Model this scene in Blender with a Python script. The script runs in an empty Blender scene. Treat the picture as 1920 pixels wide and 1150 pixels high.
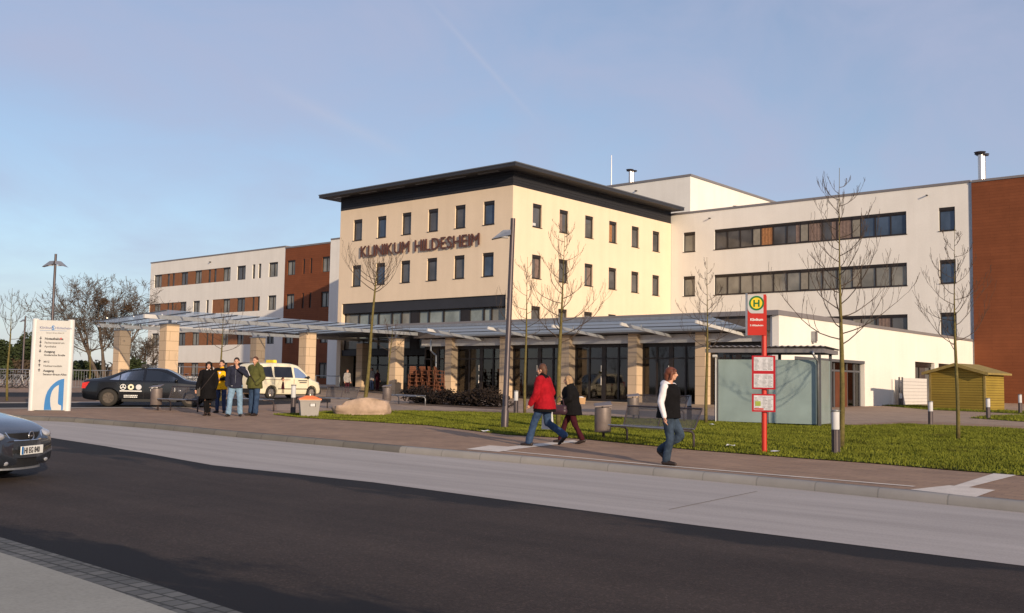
import bpy, math, random
import numpy as np
from mathutils import Vector, Matrix
R = math.radians
from mathutils import noise as mnoise
FOLDY = {'jacket', 'coat', 'trousers', 'sleeve', 'vest', 'hood', 'jacket_yoke', 'pullover'}
scene = bpy.context.scene
COL = scene.collection
rnd = random.Random(7)

# ---------------------------------------------------------------- camera model (also used to read ground points off the photo)
CAMH = 1.55
YAW, PITCH, ROLL, FPX = R(40.83023), R(4.344546), R(0.999648), 1881.653
_f = Vector((math.cos(YAW)*math.cos(PITCH), math.sin(YAW)*math.cos(PITCH), math.sin(PITCH)))
_r0 = Vector((math.sin(YAW), -math.cos(YAW), 0)); _u0 = _r0.cross(_f)
_r = math.cos(ROLL)*_r0 + math.sin(ROLL)*_u0
_u = -math.sin(ROLL)*_r0 + math.cos(ROLL)*_u0
FX, FY = math.cos(YAW), math.sin(YAW)

def base(x, y):                       # the site rises gently from the road to the hospital
    return .0118*min(max(0.0, x*FX+y*FY-18), 75)
def g(px, py, off=.13):               # ground point seen at a photo pixel
    d = _f + _r*(px-960)/FPX - _u*(py-575)/FPX
    z = off
    p = Vector((0, 0, 0))
    for i in range(70):
        t = (z-CAMH)/d.z
        if t < 0 or t > 400: t = 400
        p = Vector((0, 0, CAMH)) + t*d
        z = .5*z + .5*(base(p.x, p.y)+off)
    p.z = base(p.x, p.y)+off
    return p
def G(x, y, off=.13): return Vector((x, y, base(x, y)+off))
def at(px, py, depth): return Vector((0, 0, CAMH)) + (_f + _r*(px-960)/FPX - _u*(py-575)/FPX)*depth

# ---------------------------------------------------------------- objects
def tag(o, label=None, cat=None, group=None, kind=None):
    if label: o['label'] = label
    if cat: o['category'] = cat
    if group: o['group'] = group
    if kind: o['kind'] = kind
    return o
def thing(name, label, cat, loc=(0, 0, 0), rz=0, group=None):
    o = bpy.data.objects.new(name, None); COL.objects.link(o)
    o.empty_display_size = .2
    o.location = loc; o.rotation_euler = (0, 0, rz)
    return tag(o, label, cat, group)
def kids(o): return [c for c in bpy.data.objects if c.parent == o]
def copy_tree(o, parent=None):
    c = o.copy(); COL.objects.link(c)
    if parent: c.parent = parent
    for ch in kids(o): copy_tree(ch, c)
    return c

class MB:
    def __init__(s): s.v = []; s.f = []; s.m = []; s.mi = 0
    def add(s, vs, fs):
        n = len(s.v); s.v += [tuple(v) for v in vs]
        for f in fs: s.f.append(tuple(i+n for i in f)); s.m.append(s.mi)
        return s
    def poly(s, pts): return s.add(pts, [tuple(range(len(pts)))])
    def bb(s, x0, x1, y0, y1, z0, z1):
        return s.add([(x0,y0,z0),(x1,y0,z0),(x1,y1,z0),(x0,y1,z0),(x0,y0,z1),(x1,y0,z1),(x1,y1,z1),(x0,y1,z1)],
                     [(0,3,2,1),(4,5,6,7),(0,1,5,4),(1,2,6,5),(2,3,7,6),(3,0,4,7)])
    def box(s, c, d, M=None):
        vs = [Vector((c[0]+sx*d[0]/2, c[1]+sy*d[1]/2, c[2]+sz*d[2]/2)) for sz in (-1,1) for sx,sy in ((-1,-1),(1,-1),(1,1),(-1,1))]
        if M: vs = [M @ v for v in vs]
        return s.add(vs, [(0,3,2,1),(4,5,6,7),(0,1,5,4),(1,2,6,5),(2,3,7,6),(3,0,4,7)])
    def beam(s, p0, p1, w, h, up=(0,0,1)):   # rectangular bar
        p0, p1 = Vector(p0), Vector(p1); d = (p1-p0).normalized()
        a = d.cross(Vector(up))
        if a.length < 1e-4: a = d.cross(Vector((1,0,0)))
        a.normalize(); b = a.cross(d)
        vs = [p + a*sx*w/2 + b*sz*h/2 for p in (p0,p1) for sx,sz in ((-1,-1),(1,-1),(1,1),(-1,1))]
        return s.add(vs, [(0,1,2,3),(7,6,5,4),(0,4,5,1),(1,5,6,2),(2,6,7,3),(3,7,4,0)])
    def tube(s, pts, rad, n=8, caps=True):
        pts = [Vector(p) for p in pts]; k = len(pts)
        if not hasattr(rad, '__len__'): rad = [rad]*k
        b0 = len(s.v); prev = None
        for i, p in enumerate(pts):
            d = (pts[min(i+1,k-1)]-pts[max(i-1,0)])
            if d.length < 1e-9: d = Vector((0,0,1))
            d.normalize()
            if prev is None:
                a = d.cross(Vector((0,0,1)) if abs(d.z) < .9 else Vector((1,0,0)))
            else: a = prev - d*prev.dot(d)
            a.normalize(); prev = a; b = d.cross(a)
            for j in range(n):
                t = 2*math.pi*j/n
                s.v.append(tuple(p + (a*math.cos(t)+b*math.sin(t))*rad[i]))
        for i in range(k-1):
            for j in range(n):
                q = b0+i*n+j; r = b0+i*n+(j+1) % n
                s.f.append((q, r, r+n, q+n)); s.m.append(s.mi)
        if caps:
            s.f.append(tuple(b0+j for j in range(n-1,-1,-1))); s.m.append(s.mi)
            s.f.append(tuple(b0+(k-1)*n+j for j in range(n))); s.m.append(s.mi)
        return s
    def prism(s, pts, d):                    # extrude polygon by vector
        n = len(pts); pts = [Vector(p) for p in pts]; d = Vector(d)
        return s.add(pts+[p+d for p in pts], [tuple(range(n-1,-1,-1)), tuple(range(n,2*n))]+[(i,(i+1)%n,(i+1)%n+n,i+n) for i in range(n)])
    def lathe(s, prof, n=20, c=(0,0,0)):     # profile [(r,z)]
        b0 = len(s.v); k = len(prof)
        for r, z in prof:
            for j in range(n):
                t = 2*math.pi*j/n; s.v.append((c[0]+r*math.cos(t), c[1]+r*math.sin(t), c[2]+z))
        for i in range(k-1):
            for j in range(n):
                q = b0+i*n+j; r_ = b0+i*n+(j+1)%n
                s.f.append((q, r_, r_+n, q+n)); s.m.append(s.mi)
        s.f.append(tuple(b0+j for j in range(n-1,-1,-1))); s.m.append(s.mi)
        s.f.append(tuple(b0+(k-1)*n+j for j in range(n))); s.m.append(s.mi)
        return s
    def ell(s, c, r, n=14, m=8, M=None):
        c = Vector(c); vs = []; fs = []
        for i in range(m+1):
            ph = math.pi*i/m
            for j in range(n):
                t = 2*math.pi*j/n
                q = Vector((r[0]*math.sin(ph)*math.cos(t), r[1]*math.sin(ph)*math.sin(t), r[2]*math.cos(ph)))
                if M: q = M @ q
                vs.append(c+q)
        for i in range(m):
            for j in range(n):
                fs.append((i*n+j, (i+1)*n+j, (i+1)*n+(j+1)%n, i*n+(j+1)%n))
        return s.add(vs, fs)
    def cap(s, p0, p1, r0, r1, n=12):        # tapered capsule
        p0, p1 = Vector(p0), Vector(p1); d = p1-p0; L = d.length
        d = d.normalized() if L > 1e-6 else Vector((0,0,1))
        pts = []; rs = []
        for k in range(4):
            t = k/4*math.pi/2; pts.append(p0-d*r0*math.cos(t)); rs.append(max(1e-3, r0*math.sin(t)))
        pts.append(p0); rs.append(r0); pts.append(p1); rs.append(r1)
        for k in range(3,-1,-1):
            t = k/4*math.pi/2; pts.append(p1+d*r1*math.cos(t)); rs.append(max(1e-3, r1*math.sin(t)))
        return s.tube(pts, rs, n)
    def build(s, name, mats, parent=None, smooth=False, world=False, angle=None):
        me = bpy.data.meshes.new(name)
        vs = s.v
        if world and parent is not None:
            M = (Matrix.Translation(parent.location) @ Matrix.Rotation(parent.rotation_euler.z, 4, 'Z')).inverted()
            vs = [tuple(M @ Vector(v)) for v in vs]
        me.from_pydata(vs, [], s.f)
        if not isinstance(mats, (list, tuple)): mats = [mats]
        for m in mats: me.materials.append(m)
        if len(mats) > 1: me.polygons.foreach_set('material_index', s.m)
        if smooth: me.polygons.foreach_set('use_smooth', [True]*len(s.f))
        me.update()
        if smooth and angle:
            me.set_sharp_from_angle(angle=R(angle))
        o = bpy.data.objects.new(name, me); COL.objects.link(o)
        if parent is not None: o.parent = parent
        return o

def eval_mesh(mb, mods, boolcut=None):       # mesh after modifiers, as plain data
    me = bpy.data.meshes.new('temp'); me.from_pydata(mb.v, [], mb.f); me.update()
    o = bpy.data.objects.new('temp', me); COL.objects.link(o)
    extra = None
    if boolcut:
        m2 = bpy.data.meshes.new('temp_cut'); m2.from_pydata(boolcut.v, [], boolcut.f); m2.update()
        extra = bpy.data.objects.new('temp_cut', m2); COL.objects.link(extra)
        b = o.modifiers.new('b', 'BOOLEAN'); b.operation = 'DIFFERENCE'; b.object = extra; b.solver = 'EXACT'
    for typ, kw in mods:
        m = o.modifiers.new(typ, typ)
        for k, v in kw.items(): setattr(m, k, v)
    dg = bpy.context.evaluated_depsgraph_get()
    out = bpy.data.meshes.new_from_object(o.evaluated_get(dg))
    bpy.data.objects.remove(o); bpy.data.meshes.remove(me)
    if extra: bpy.data.objects.remove(extra)
    return out
def link_mesh(me, name, mat, parent=None, smooth=True):
    me.name = name; me.materials.clear(); me.materials.append(mat)
    if smooth: me.polygons.foreach_set('use_smooth', [True]*len(me.polygons))
    o = bpy.data.objects.new(name, me); COL.objects.link(o)
    if parent is not None: o.parent = parent
    return o
def blob(mb, name, mat, parent, voxel=.013, it=4):
    me = eval_mesh(mb, [('REMESH', dict(mode='VOXEL', voxel_size=voxel)), ('SMOOTH', dict(factor=.5, iterations=it))])
    if name in FOLDY:                         # creases of worn cloth
        nrm = [v.normal.copy() for v in me.vertices]
        for v, nv in zip(me.vertices, nrm):
            c = v.co.copy(); k = mnoise.noise(Vector((c.x*9, c.y*9, c.z*4.5)))+.6*mnoise.noise(Vector((c.x*20+5, c.y*20, c.z*13)))
            v.co = c+nv*k*.011
    return link_mesh(me, name, mat, parent)

_txt = {}
def text_geo(body, size, depth, align='LEFT', bold=0.0):
    cu = bpy.data.curves.new('t', 'FONT'); cu.body = body; cu.size = size; cu.extrude = depth/2
    cu.align_x = align; cu.offset = bold; cu.resolution_u = 3
    o = bpy.data.objects.new('t', cu); COL.objects.link(o)
    bpy.context.view_layer.update()
    dg = bpy.context.evaluated_depsgraph_get()
    me = bpy.data.meshes.new_from_object(o.evaluated_get(dg))
    vs = [v.co.copy() for v in me.vertices]; fs = [tuple(p.vertices) for p in me.polygons]
    bpy.data.objects.remove(o); bpy.data.curves.remove(cu); bpy.data.meshes.remove(me)
    return vs, fs
def add_text(mb, body, size, depth, origin, right, up, align='LEFT', bold=0.0, sx=1.0):
    vs, fs = text_geo(body, size, depth, align, bold)
    right = Vector(right).normalized(); up = Vector(up).normalized(); n = right.cross(up); origin = Vector(origin)
    mb.add([origin + right*v.x*sx + up*v.y + n*v.z for v in vs], fs)

# ---------------------------------------------------------------- materials
MAT = {}
def new_mat(name):
    m = bpy.data.materials.new(name); m.use_nodes = True
    nt = m.node_tree; b = nt.nodes['Principled BSDF']; MAT[name] = m
    return m, nt, b
def N(nt, typ, **kw):
    n = nt.nodes.new(typ)
    for k, v in kw.items():
        if k.startswith('i_'): n.inputs[k[2:].replace('_', ' ')].default_value = v
        else: setattr(n, k, v)
    return n
def ramp(nt, src, stops):
    r = nt.nodes.new('ShaderNodeValToRGB'); nt.links.new(src, r.inputs[0])
    e = r.color_ramp.elements
    e[0].position, e[0].color = stops[0][0], tuple(stops[0][1])+(1,)
    e[1].position, e[1].color = stops[-1][0], tuple(stops[-1][1])+(1,)
    for p, c in stops[1:-1]:
        q = e.new(p); q.color = tuple(c)+(1,)
    return r
def mixc(nt, fac, a, b, mode='MIX'):
    m = nt.nodes.new('ShaderNodeMix'); m.data_type = 'RGBA'; m.blend_type = mode
    for i, v in ((0, fac), (6, a), (7, b)):
        if hasattr(v, 'is_output'): nt.links.new(v, m.inputs[i])
        elif i == 0: m.inputs[0].default_value = v
        else: m.inputs[i].default_value = tuple(v)+(1,) if len(v) == 3 else v
    return m.outputs[2]
def simple(name, c, rough=.6, metal=0.0, var=.18, scale=3.0, bump=0.0, bscale=60, spec=.4, coat=0.0):
    m, nt, b = new_mat(name)
    co = N(nt, 'ShaderNodeTexCoord')
    n1 = N(nt, 'ShaderNodeTexNoise', i_Scale=scale, i_Detail=6.0, i_Roughness=.65); nt.links.new(co.outputs['Object'], n1.inputs['Vector'])
    lo = tuple(x*(1-var) for x in c); hi = tuple(min(1, x*(1+var)) for x in c)
    r = ramp(nt, n1.outputs['Fac'], [(.3, lo), (.7, hi)])
    nt.links.new(r.outputs[0], b.inputs['Base Color'])
    b.inputs['Roughness'].default_value = rough; b.inputs['Metallic'].default_value = metal
    b.inputs['Specular IOR Level'].default_value = spec
    if coat: b.inputs['Coat Weight'].default_value = coat; b.inputs['Coat Roughness'].default_value = .05
    if bump:
        n2 = N(nt, 'ShaderNodeTexNoise', i_Scale=bscale, i_Detail=3.0); nt.links.new(co.outputs['Object'], n2.inputs['Vector'])
        bp = N(nt, 'ShaderNodeBump', i_Strength=bump, i_Distance=.02); nt.links.new(n2.outputs['Fac'], bp.inputs['Height'])
        nt.links.new(bp.outputs[0], b.inputs['Normal'])
    return m
def stucco(name, c):
    m, nt, b = new_mat(name)
    co = N(nt, 'ShaderNodeTexCoord')
    n1 = N(nt, 'ShaderNodeTexNoise', i_Scale=.35, i_Detail=5.0, i_Roughness=.6)
    n2 = N(nt, 'ShaderNodeTexNoise', i_Scale=9.0, i_Detail=4.0)
    mp = N(nt, 'ShaderNodeMapping'); mp.inputs['Scale'].default_value = (1.6, 1.6, .09)     # rain streaks run down
    n3 = N(nt, 'ShaderNodeTexNoise', i_Scale=1.0, i_Detail=6.0)
    for n in (n1, n2): nt.links.new(co.outputs['Object'], n.inputs['Vector'])
    nt.links.new(co.outputs['Object'], mp.inputs[0]); nt.links.new(mp.outputs[0], n3.inputs['Vector'])
    r = ramp(nt, n1.outputs['Fac'], [(.3, tuple(x*.95 for x in c)), (.7, tuple(min(1, x*1.03) for x in c))])
    r3 = ramp(nt, n3.outputs['Fac'], [(.35, (.965,.96,.955)), (.6, (1,1,1))])
    r2 = ramp(nt, n2.outputs['Fac'], [(.3, (.96,.96,.96)), (.7, (1,1,1))])
    o = mixc(nt, 1.0, r.outputs[0], r3.outputs[0], 'MULTIPLY'); o = mixc(nt, 1.0, o, r2.outputs[0], 'MULTIPLY')
    nt.links.new(o, b.inputs['Base Color']); b.inputs['Roughness'].default_value = .9; b.inputs['Specular IOR Level'].default_value = .15
    n4 = N(nt, 'ShaderNodeTexNoise', i_Scale=90.0); nt.links.new(co.outputs['Object'], n4.inputs['Vector'])
    bp = N(nt, 'ShaderNodeBump', i_Strength=.25, i_Distance=.01); nt.links.new(n4.outputs['Fac'], bp.inputs['Height']); nt.links.new(bp.outputs[0], b.inputs['Normal'])
    return m
stucco('stucco_cream', (.80, .645, .48))
stucco('stucco_white', (.80, .77, .72))
def bricks(name, c1, c2, mortar, bw, bh, axes, mort=.012, rough=.8, bump=.3, nvar=.25):
    """brick pattern; axes picks which object coordinates run along the rows and up the courses"""
    m, nt, b = new_mat(name)
    co = N(nt, 'ShaderNodeTexCoord'); sp = N(nt, 'ShaderNodeSeparateXYZ'); cb = N(nt, 'ShaderNodeCombineXYZ')
    nt.links.new(co.outputs['Object'], sp.inputs[0])
    if axes[0] == 'XY+':
        ad = N(nt, 'ShaderNodeMath', operation='ADD'); nt.links.new(sp.outputs['X'], ad.inputs[0]); nt.links.new(sp.outputs['Y'], ad.inputs[1]); nt.links.new(ad.outputs[0], cb.inputs['X'])
    else: nt.links.new(sp.outputs[axes[0]], cb.inputs['X'])
    nt.links.new(sp.outputs[axes[1]], cb.inputs['Y'])
    t = N(nt, 'ShaderNodeTexBrick'); nt.links.new(cb.outputs[0], t.inputs['Vector'])
    t.inputs['Scale'].default_value = 1.0; t.inputs['Brick Width'].default_value = bw; t.inputs['Row Height'].default_value = bh
    t.inputs['Mortar Size'].default_value = mort; t.inputs['Mortar Smooth'].default_value = .2
    t.inputs['Color1'].default_value = tuple(c1)+(1,); t.inputs['Color2'].default_value = tuple(c2)+(1,); t.inputs['Mortar'].default_value = tuple(mortar)+(1,)
    n = N(nt, 'ShaderNodeTexNoise', i_Scale=.7, i_Detail=7.0, i_Roughness=.7); nt.links.new(co.outputs['Object'], n.inputs['Vector'])
    r = ramp(nt, n.outputs['Fac'], [(.3, (1-nvar,)*3), (.7, (1,1,1))])
    nt.links.new(mixc(nt, 1.0, t.outputs['Color'], r.outputs[0], 'MULTIPLY'), b.inputs['Base Color'])
    b.inputs['Roughness'].default_value = rough; b.inputs['Specular IOR Level'].default_value = .2
    bp = N(nt, 'ShaderNodeBump', i_Strength=bump, i_Distance=.01); bp.invert = True
    nt.links.new(t.outputs['Fac'], bp.inputs['Height']); nt.links.new(bp.outputs[0], b.inputs['Normal'])
    return m
bricks('rust_cladding', (.225,.072,.030), (.205,.065,.027), (.16,.05,.022), 2.6, .22, ('XY+','Z'), .012, .7, .4, .2)
bricks('tan_panel', (.64,.48,.33), (.60,.45,.31), (.33,.24,.16), 1.2, .5, ('XY+','Z'), .012, .8, .4, .12)
bricks('paving', (.41,.265,.175), (.34,.222,.152), (.24,.165,.12), .4, .2, ('Y','X'), .008, .85, .2, .3)
bricks('path_paving', (.44,.315,.225), (.38,.275,.20), (.27,.2,.15), .3, .3, ('Y','X'), .008, .85, .2, .22)
bricks('gutter_pavers', (.20,.195,.18), (.13,.13,.125), (.07,.07,.065), .16, .15, ('Y','X'), .012, .85, .5, .45)
bricks('kerb_stone', (.345,.32,.295), (.32,.30,.275), (.25,.235,.215), 1.0, 40.0, ('Y','X'), .012, .85, .3, .25)
bricks('kerb_dark', (.22,.20,.17), (.18,.165,.145), (.11,.10,.09), 1.0, 40.0, ('Y','X'), .012, .85, .3, .3)
bricks('dark_louvre', (.030,.030,.036), (.026,.026,.031), (.010,.010,.012), 1.9, .2, ('XY+','Z'), .02, .5, .6, .1)
bricks('wood_plank', (.35,.25,.048), (.31,.215,.042), (.10,.07,.02), 60., .13, ('XY+','Z'), .01, .75, .6, .25)

def asphalt():
    m, nt, b = new_mat('asphalt')
    co = N(nt, 'ShaderNodeTexCoord'); sp = N(nt, 'ShaderNodeSeparateXYZ'); nt.links.new(co.outputs['Object'], sp.inputs[0])
    n1 = N(nt, 'ShaderNodeTexNoise', i_Scale=.55, i_Detail=8.0, i_Roughness=.7); nt.links.new(co.outputs['Object'], n1.inputs['Vector'])
    n2 = N(nt, 'ShaderNodeTexNoise', i_Scale=70.0, i_Detail=4.0, i_Roughness=.8); nt.links.new(co.outputs['Object'], n2.inputs['Vector'])
    c = ramp(nt, n1.outputs['Fac'], [(.3, (.048,.035,.029)), (.7, (.070,.052,.043))])
    c2 = ramp(nt, n2.outputs['Fac'], [(.3, (.55,.55,.55)), (.5, (1,1,1)), (.75, (1.0,1.0,1.0))])
    o = mixc(nt, 1.0, c.outputs[0], c2.outputs[0], 'MULTIPLY')
    # tarry, damp seams along the bay and along the gutter: ragged bands that fade into the lane
    mp = N(nt, 'ShaderNodeMapping'); mp.inputs['Scale'].default_value = (1.1, .32, 1); nt.links.new(co.outputs['Object'], mp.inputs[0])
    n3 = N(nt, 'ShaderNodeTexNoise', i_Scale=1.0, i_Detail=7.0, i_Roughness=.62); nt.links.new(mp.outputs[0], n3.inputs['Vector'])
    def band(x0, sgn, w):
        a = N(nt, 'ShaderNodeMath', operation='SUBTRACT'); nt.links.new(sp.outputs['X'], a.inputs[0]); a.inputs[1].default_value = x0
        d = N(nt, 'ShaderNodeMath', operation='MULTIPLY'); nt.links.new(a.outputs[0], d.inputs[0]); d.inputs[1].default_value = sgn/w   # 0 at the seam .. 1
        s = N(nt, 'ShaderNodeMath', operation='MULTIPLY_ADD'); nt.links.new(n3.outputs['Fac'], s.inputs[0]); s.inputs[1].default_value = -3.4; s.inputs[2].default_value = 1.5
        t = N(nt, 'ShaderNodeMath', operation='ADD'); nt.links.new(s.outputs[0], t.inputs[0]); nt.links.new(d.outputs[0], t.inputs[1])
        r = ramp(nt, t.outputs[0], [(.25, (1,1,1)), (.55, (0,0,0))]); return r.outputs[0]
    mq = N(nt, 'ShaderNodeMapping'); mq.inputs['Scale'].default_value = (1.3, .05, 1); nt.links.new(co.outputs['Object'], mq.inputs[0])
    n5 = N(nt, 'ShaderNodeTexNoise', i_Scale=1.0, i_Detail=5.0, i_Roughness=.6); nt.links.new(mq.outputs[0], n5.inputs['Vector'])
    r5 = ramp(nt, n5.outputs['Fac'], [(.35, (.80,.80,.81)), (.62, (1.12,1.11,1.10))]); o = mixc(nt, 1.0, o, r5.outputs[0], 'MULTIPLY')
    n6 = N(nt, 'ShaderNodeTexVoronoi', i_Scale=55.0); nt.links.new(co.outputs['Object'], n6.inputs['Vector'])
    r6 = ramp(nt, n6.outputs['Color'], [(.0, (.72,.72,.72)), (.7, (1.0,1.0,1.0)), (1.0, (1.75,1.7,1.65))]); o = mixc(nt, 1.0, o, r6.outputs[0], 'MULTIPLY')
    o = mixc(nt, band(10.15, -1, 1.0), o, (.018,.016,.017)); o = mixc(nt, band(4.05, 1, 1.0), o, (.012,.011,.013))
    nt.links.new(o, b.inputs['Base Color']); b.inputs['Roughness'].default_value = .85; b.inputs['Specular IOR Level'].default_value = .2
    bp = N(nt, 'ShaderNodeBump', i_Strength=.5, i_Distance=.01); nt.links.new(n2.outputs['Fac'], bp.inputs['Height']); nt.links.new(bp.outputs[0], b.inputs['Normal'])
asphalt()
def concrete(name, c, streak=(0.9, .12, 1), var=.2):
    m, nt, b = new_mat(name)
    co = N(nt, 'ShaderNodeTexCoord'); mp = N(nt, 'ShaderNodeMapping'); mp.inputs['Scale'].default_value = streak
    nt.links.new(co.outputs['Object'], mp.inputs[0])
    n1 = N(nt, 'ShaderNodeTexNoise', i_Scale=1.2, i_Detail=8.0, i_Roughness=.65); nt.links.new(mp.outputs[0], n1.inputs['Vector'])
    n2 = N(nt, 'ShaderNodeTexNoise', i_Scale=40.0, i_Detail=4.0); nt.links.new(co.outputs['Object'], n2.inputs['Vector'])
    a = ramp(nt, n1.outputs['Fac'], [(.3, tuple(x*(1-var) for x in c)), (.65, c)])
    d = ramp(nt, n2.outputs['Fac'], [(.3, (.86,.86,.86)), (.6, (1,1,1))])
    nt.links.new(mixc(nt, 1.0, a.outputs[0], d.outputs[0], 'MULTIPLY'), b.inputs['Base Color'])
    b.inputs['Roughness'].default_value = .9; b.inputs['Specular IOR Level'].default_value = .2
    return m
concrete('bay_concrete', (.47,.42,.385), (1.4,.10,1), .24); concrete('footway_concrete', (.34,.325,.28), (.4,.4,1)); concrete('tactile_white', (.76,.67,.58), (2,2,1))
concrete('step_stone', (.42,.36,.30), (1,1,1))
def grassmat(name, c1, c2, c3):
    m, nt, b = new_mat(name)
    co = N(nt, 'ShaderNodeTexCoord')
    n1 = N(nt, 'ShaderNodeTexNoise', i_Scale=.9, i_Detail=7.0, i_Roughness=.7); nt.links.new(co.outputs['Object'], n1.inputs['Vector'])
    r = ramp(nt, n1.outputs['Fac'], [(.27, (.085,.060,.022)), (.36, c1), (.5, c2), (.70, c3)])
    nt.links.new(r.outputs[0], b.inputs['Base Color']); b.inputs['Roughness'].default_value = .8; b.inputs['Specular IOR Level'].default_value = .15
grassmat('lawn_soil', (.07,.062,.016), (.085,.095,.014), (.11,.12,.018))
grassmat('grass_blade', (.092,.10,.013), (.14,.157,.018), (.20,.205,.028))
def glass_thin(name, tint, refl=.10, rough=.03):
    m = bpy.data.materials.new(name); m.use_nodes = True; nt = m.node_tree; MAT[name] = m
    nt.nodes.remove(nt.nodes['Principled BSDF']); out = nt.nodes['Material Output']
    t = N(nt, 'ShaderNodeBsdfTransparent'); t.inputs[0].default_value = tuple(tint)+(1,)
    gl = N(nt, 'ShaderNodeBsdfGlossy'); gl.inputs['Roughness'].default_value = rough
    lw = N(nt, 'ShaderNodeFresnel'); lw.inputs[0].default_value = 1.5
    ad = N(nt, 'ShaderNodeMath', operation='ADD'); nt.links.new(lw.outputs[0], ad.inputs[0]); ad.inputs[1].default_value = refl-.04
    mx = N(nt, 'ShaderNodeMixShader'); nt.links.new(ad.outputs[0], mx.inputs[0]); nt.links.new(t.outputs[0], mx.inputs[1]); nt.links.new(gl.outputs[0], mx.inputs[2])
    nt.links.new(mx.outputs[0], out.inputs['Surface'])
glass_thin('glass_cafe', (.42,.38,.34), .07); glass_thin('glass_car', (.30,.36,.34), .10)
def frost(name, c, alpha):
    m, nt, b = new_mat(name)
    co = N(nt, 'ShaderNodeTexCoord'); n1 = N(nt, 'ShaderNodeTexNoise', i_Scale=1.1, i_Detail=5.0); nt.links.new(co.outputs['Object'], n1.inputs['Vector'])
    r = ramp(nt, n1.outputs['Fac'], [(.3, tuple(x*.85 for x in c)), (.7, tuple(x*1.1 for x in c))])
    nt.links.new(r.outputs[0], b.inputs['Base Color']); b.inputs['Roughness'].default_value = .14; b.inputs['Alpha'].default_value = alpha
    b.inputs['Specular IOR Level'].default_value = .5
frost('shelter_glass', (.30,.385,.38), .9); frost('perforated_steel', (.12,.105,.10), .40)
frost('lamp_glass', (.62,.62,.64), 1.0)
def pane(name, c, rough=.06, spec=.5, var=.3):
    m, nt, b = new_mat(name)
    co = N(nt, 'ShaderNodeTexCoord'); n1 = N(nt, 'ShaderNodeTexNoise', i_Scale=.6, i_Detail=4.0); nt.links.new(co.outputs['Object'], n1.inputs['Vector'])
    r = ramp(nt, n1.outputs['Fac'], [(.35, tuple(x*(1-var) for x in c)), (.65, tuple(x*(1+var) for x in c))])
    nt.links.new(r.outputs[0], b.inputs['Base Color']); b.inputs['Roughness'].default_value = rough; b.inputs['Specular IOR Level'].default_value = spec
    n2 = N(nt, 'ShaderNodeTexNoise', i_Scale=1.4); nt.links.new(co.outputs['Object'], n2.inputs['Vector'])
    bp = N(nt, 'ShaderNodeBump', i_Strength=.04, i_Distance=.05); nt.links.new(n2.outputs['Fac'], bp.inputs['Height']); nt.links.new(bp.outputs[0], b.inputs['Normal'])
pane('pane_dark', (.085,.083,.086)); pane('pane_grey', (.20,.19,.165)); pane('pane_blue', (.05,.075,.12)); pane('van_glass', (.018,.02,.028)); pane('pane_pale', (.24,.27,.26))
simple('curtain_orange', (.32,.15,.065), .9, var=.3, scale=6); simple('curtain_rose', (.19,.135,.115), .9, var=.25, scale=5); simple('infill', (.24,.22,.185), .7); simple('blind_white', (.55,.52,.47), .8)
simple('frame_dark', (.022,.017,.016), .45, var=.1); simple('purlin_grey', (.30,.33,.37), .5, var=.08); simple('frame_grey', (.10,.105,.12), .45, var=.1)
simple('fascia_grey', (.19,.18,.19), .55, var=.08, scale=.8); simple('roof_dark', (.028,.028,.033), .5, var=.12, scale=.7); simple('soffit', (.10,.085,.08), .7)
simple('rust_panel', (.25,.105,.045), .7, var=.12, scale=2); simple('sign_bronze', (.13,.055,.042), .4, .3, var=.15)
simple('steel_galv', (.33,.34,.36), .4, .7, var=.15, scale=5); simple('steel_dark', (.085,.07,.075), .45, .5, var=.12); simple('steel_beam', (.60,.59,.58), .5, .2, var=.1)
simple('steel_bright', (.62,.58,.55), .3, .8, var=.1); simple('bin_metal', (.20,.165,.155), .5, .4, var=.15, scale=6); simple('aluminium_white', (.64,.63,.62), .4, .0, var=.05)
simple('sign_white', (.50,.495,.48), .35, var=.04); simple('sign_blue', (.012,.155,.42), .4, var=.06); simple('sign_text', (.06,.06,.07), .6); simple('sign_navy', (.03,.05,.22), .5)
simple('red_paint', (.50,.028,.014), .35, var=.06, spec=.5); simple('red_dark', (.42,.012,.018), .4, var=.08); simple('text_white', (.78,.78,.76), .5, var=.03)
simple('h_green', (.015,.16,.04), .4); simple('h_yellow', (.80,.58,.03), .4); simple('paper', (.55,.55,.57), .5, var=.22, scale=14); simple('paper_green', (.30,.38,.06), .6)
simple('bark_young', (.125,.10,.030), .85, var=.4, scale=9, bump=.5, bscale=40); simple('bark_twig', (.062,.042,.03), .85, var=.3); simple('bark_old', (.10,.078,.062), .9, var=.35, scale=2)
simple('evergreen', (.030,.045,.014), .85, var=.5, scale=1.2); simple('shrub_dark', (.016,.009,.006), .9, var=.5, scale=3); simple('shrub_brown', (.07,.05,.03), .9, var=.5, scale=2); simple('nest', (.08,.05,.03), .95)
simple('stone', (.40,.29,.22), .9, var=.3, scale=2.2, bump=.8, bscale=7); simple('plastic_grey', (.30,.28,.265), .5, var=.08); simple('plastic_orange', (.78,.20,.055), .45, var=.06)
simple('soil', (.10,.06,.04), .95, var=.35); simple('earth_far', (.10,.095,.06), .95, var=.4, scale=.1)
simple('shed_roof', (.27,.20,.065), .8, var=.2); simple('wicker', (.14,.05,.024), .8, var=.3, scale=12); simple('plinth', (.30,.23,.17), .85, var=.15)
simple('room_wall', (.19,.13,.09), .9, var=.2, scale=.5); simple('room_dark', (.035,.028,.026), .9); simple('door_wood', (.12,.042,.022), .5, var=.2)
simple('car_black', (.006,.007,.010), .22, var=.1, spec=.5, coat=.25); simple('car_blue', (.030,.036,.048), .25, .3, var=.08, coat=.9); simple('car_cream', (.80,.72,.53), .3, var=.04, coat=.4)
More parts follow.
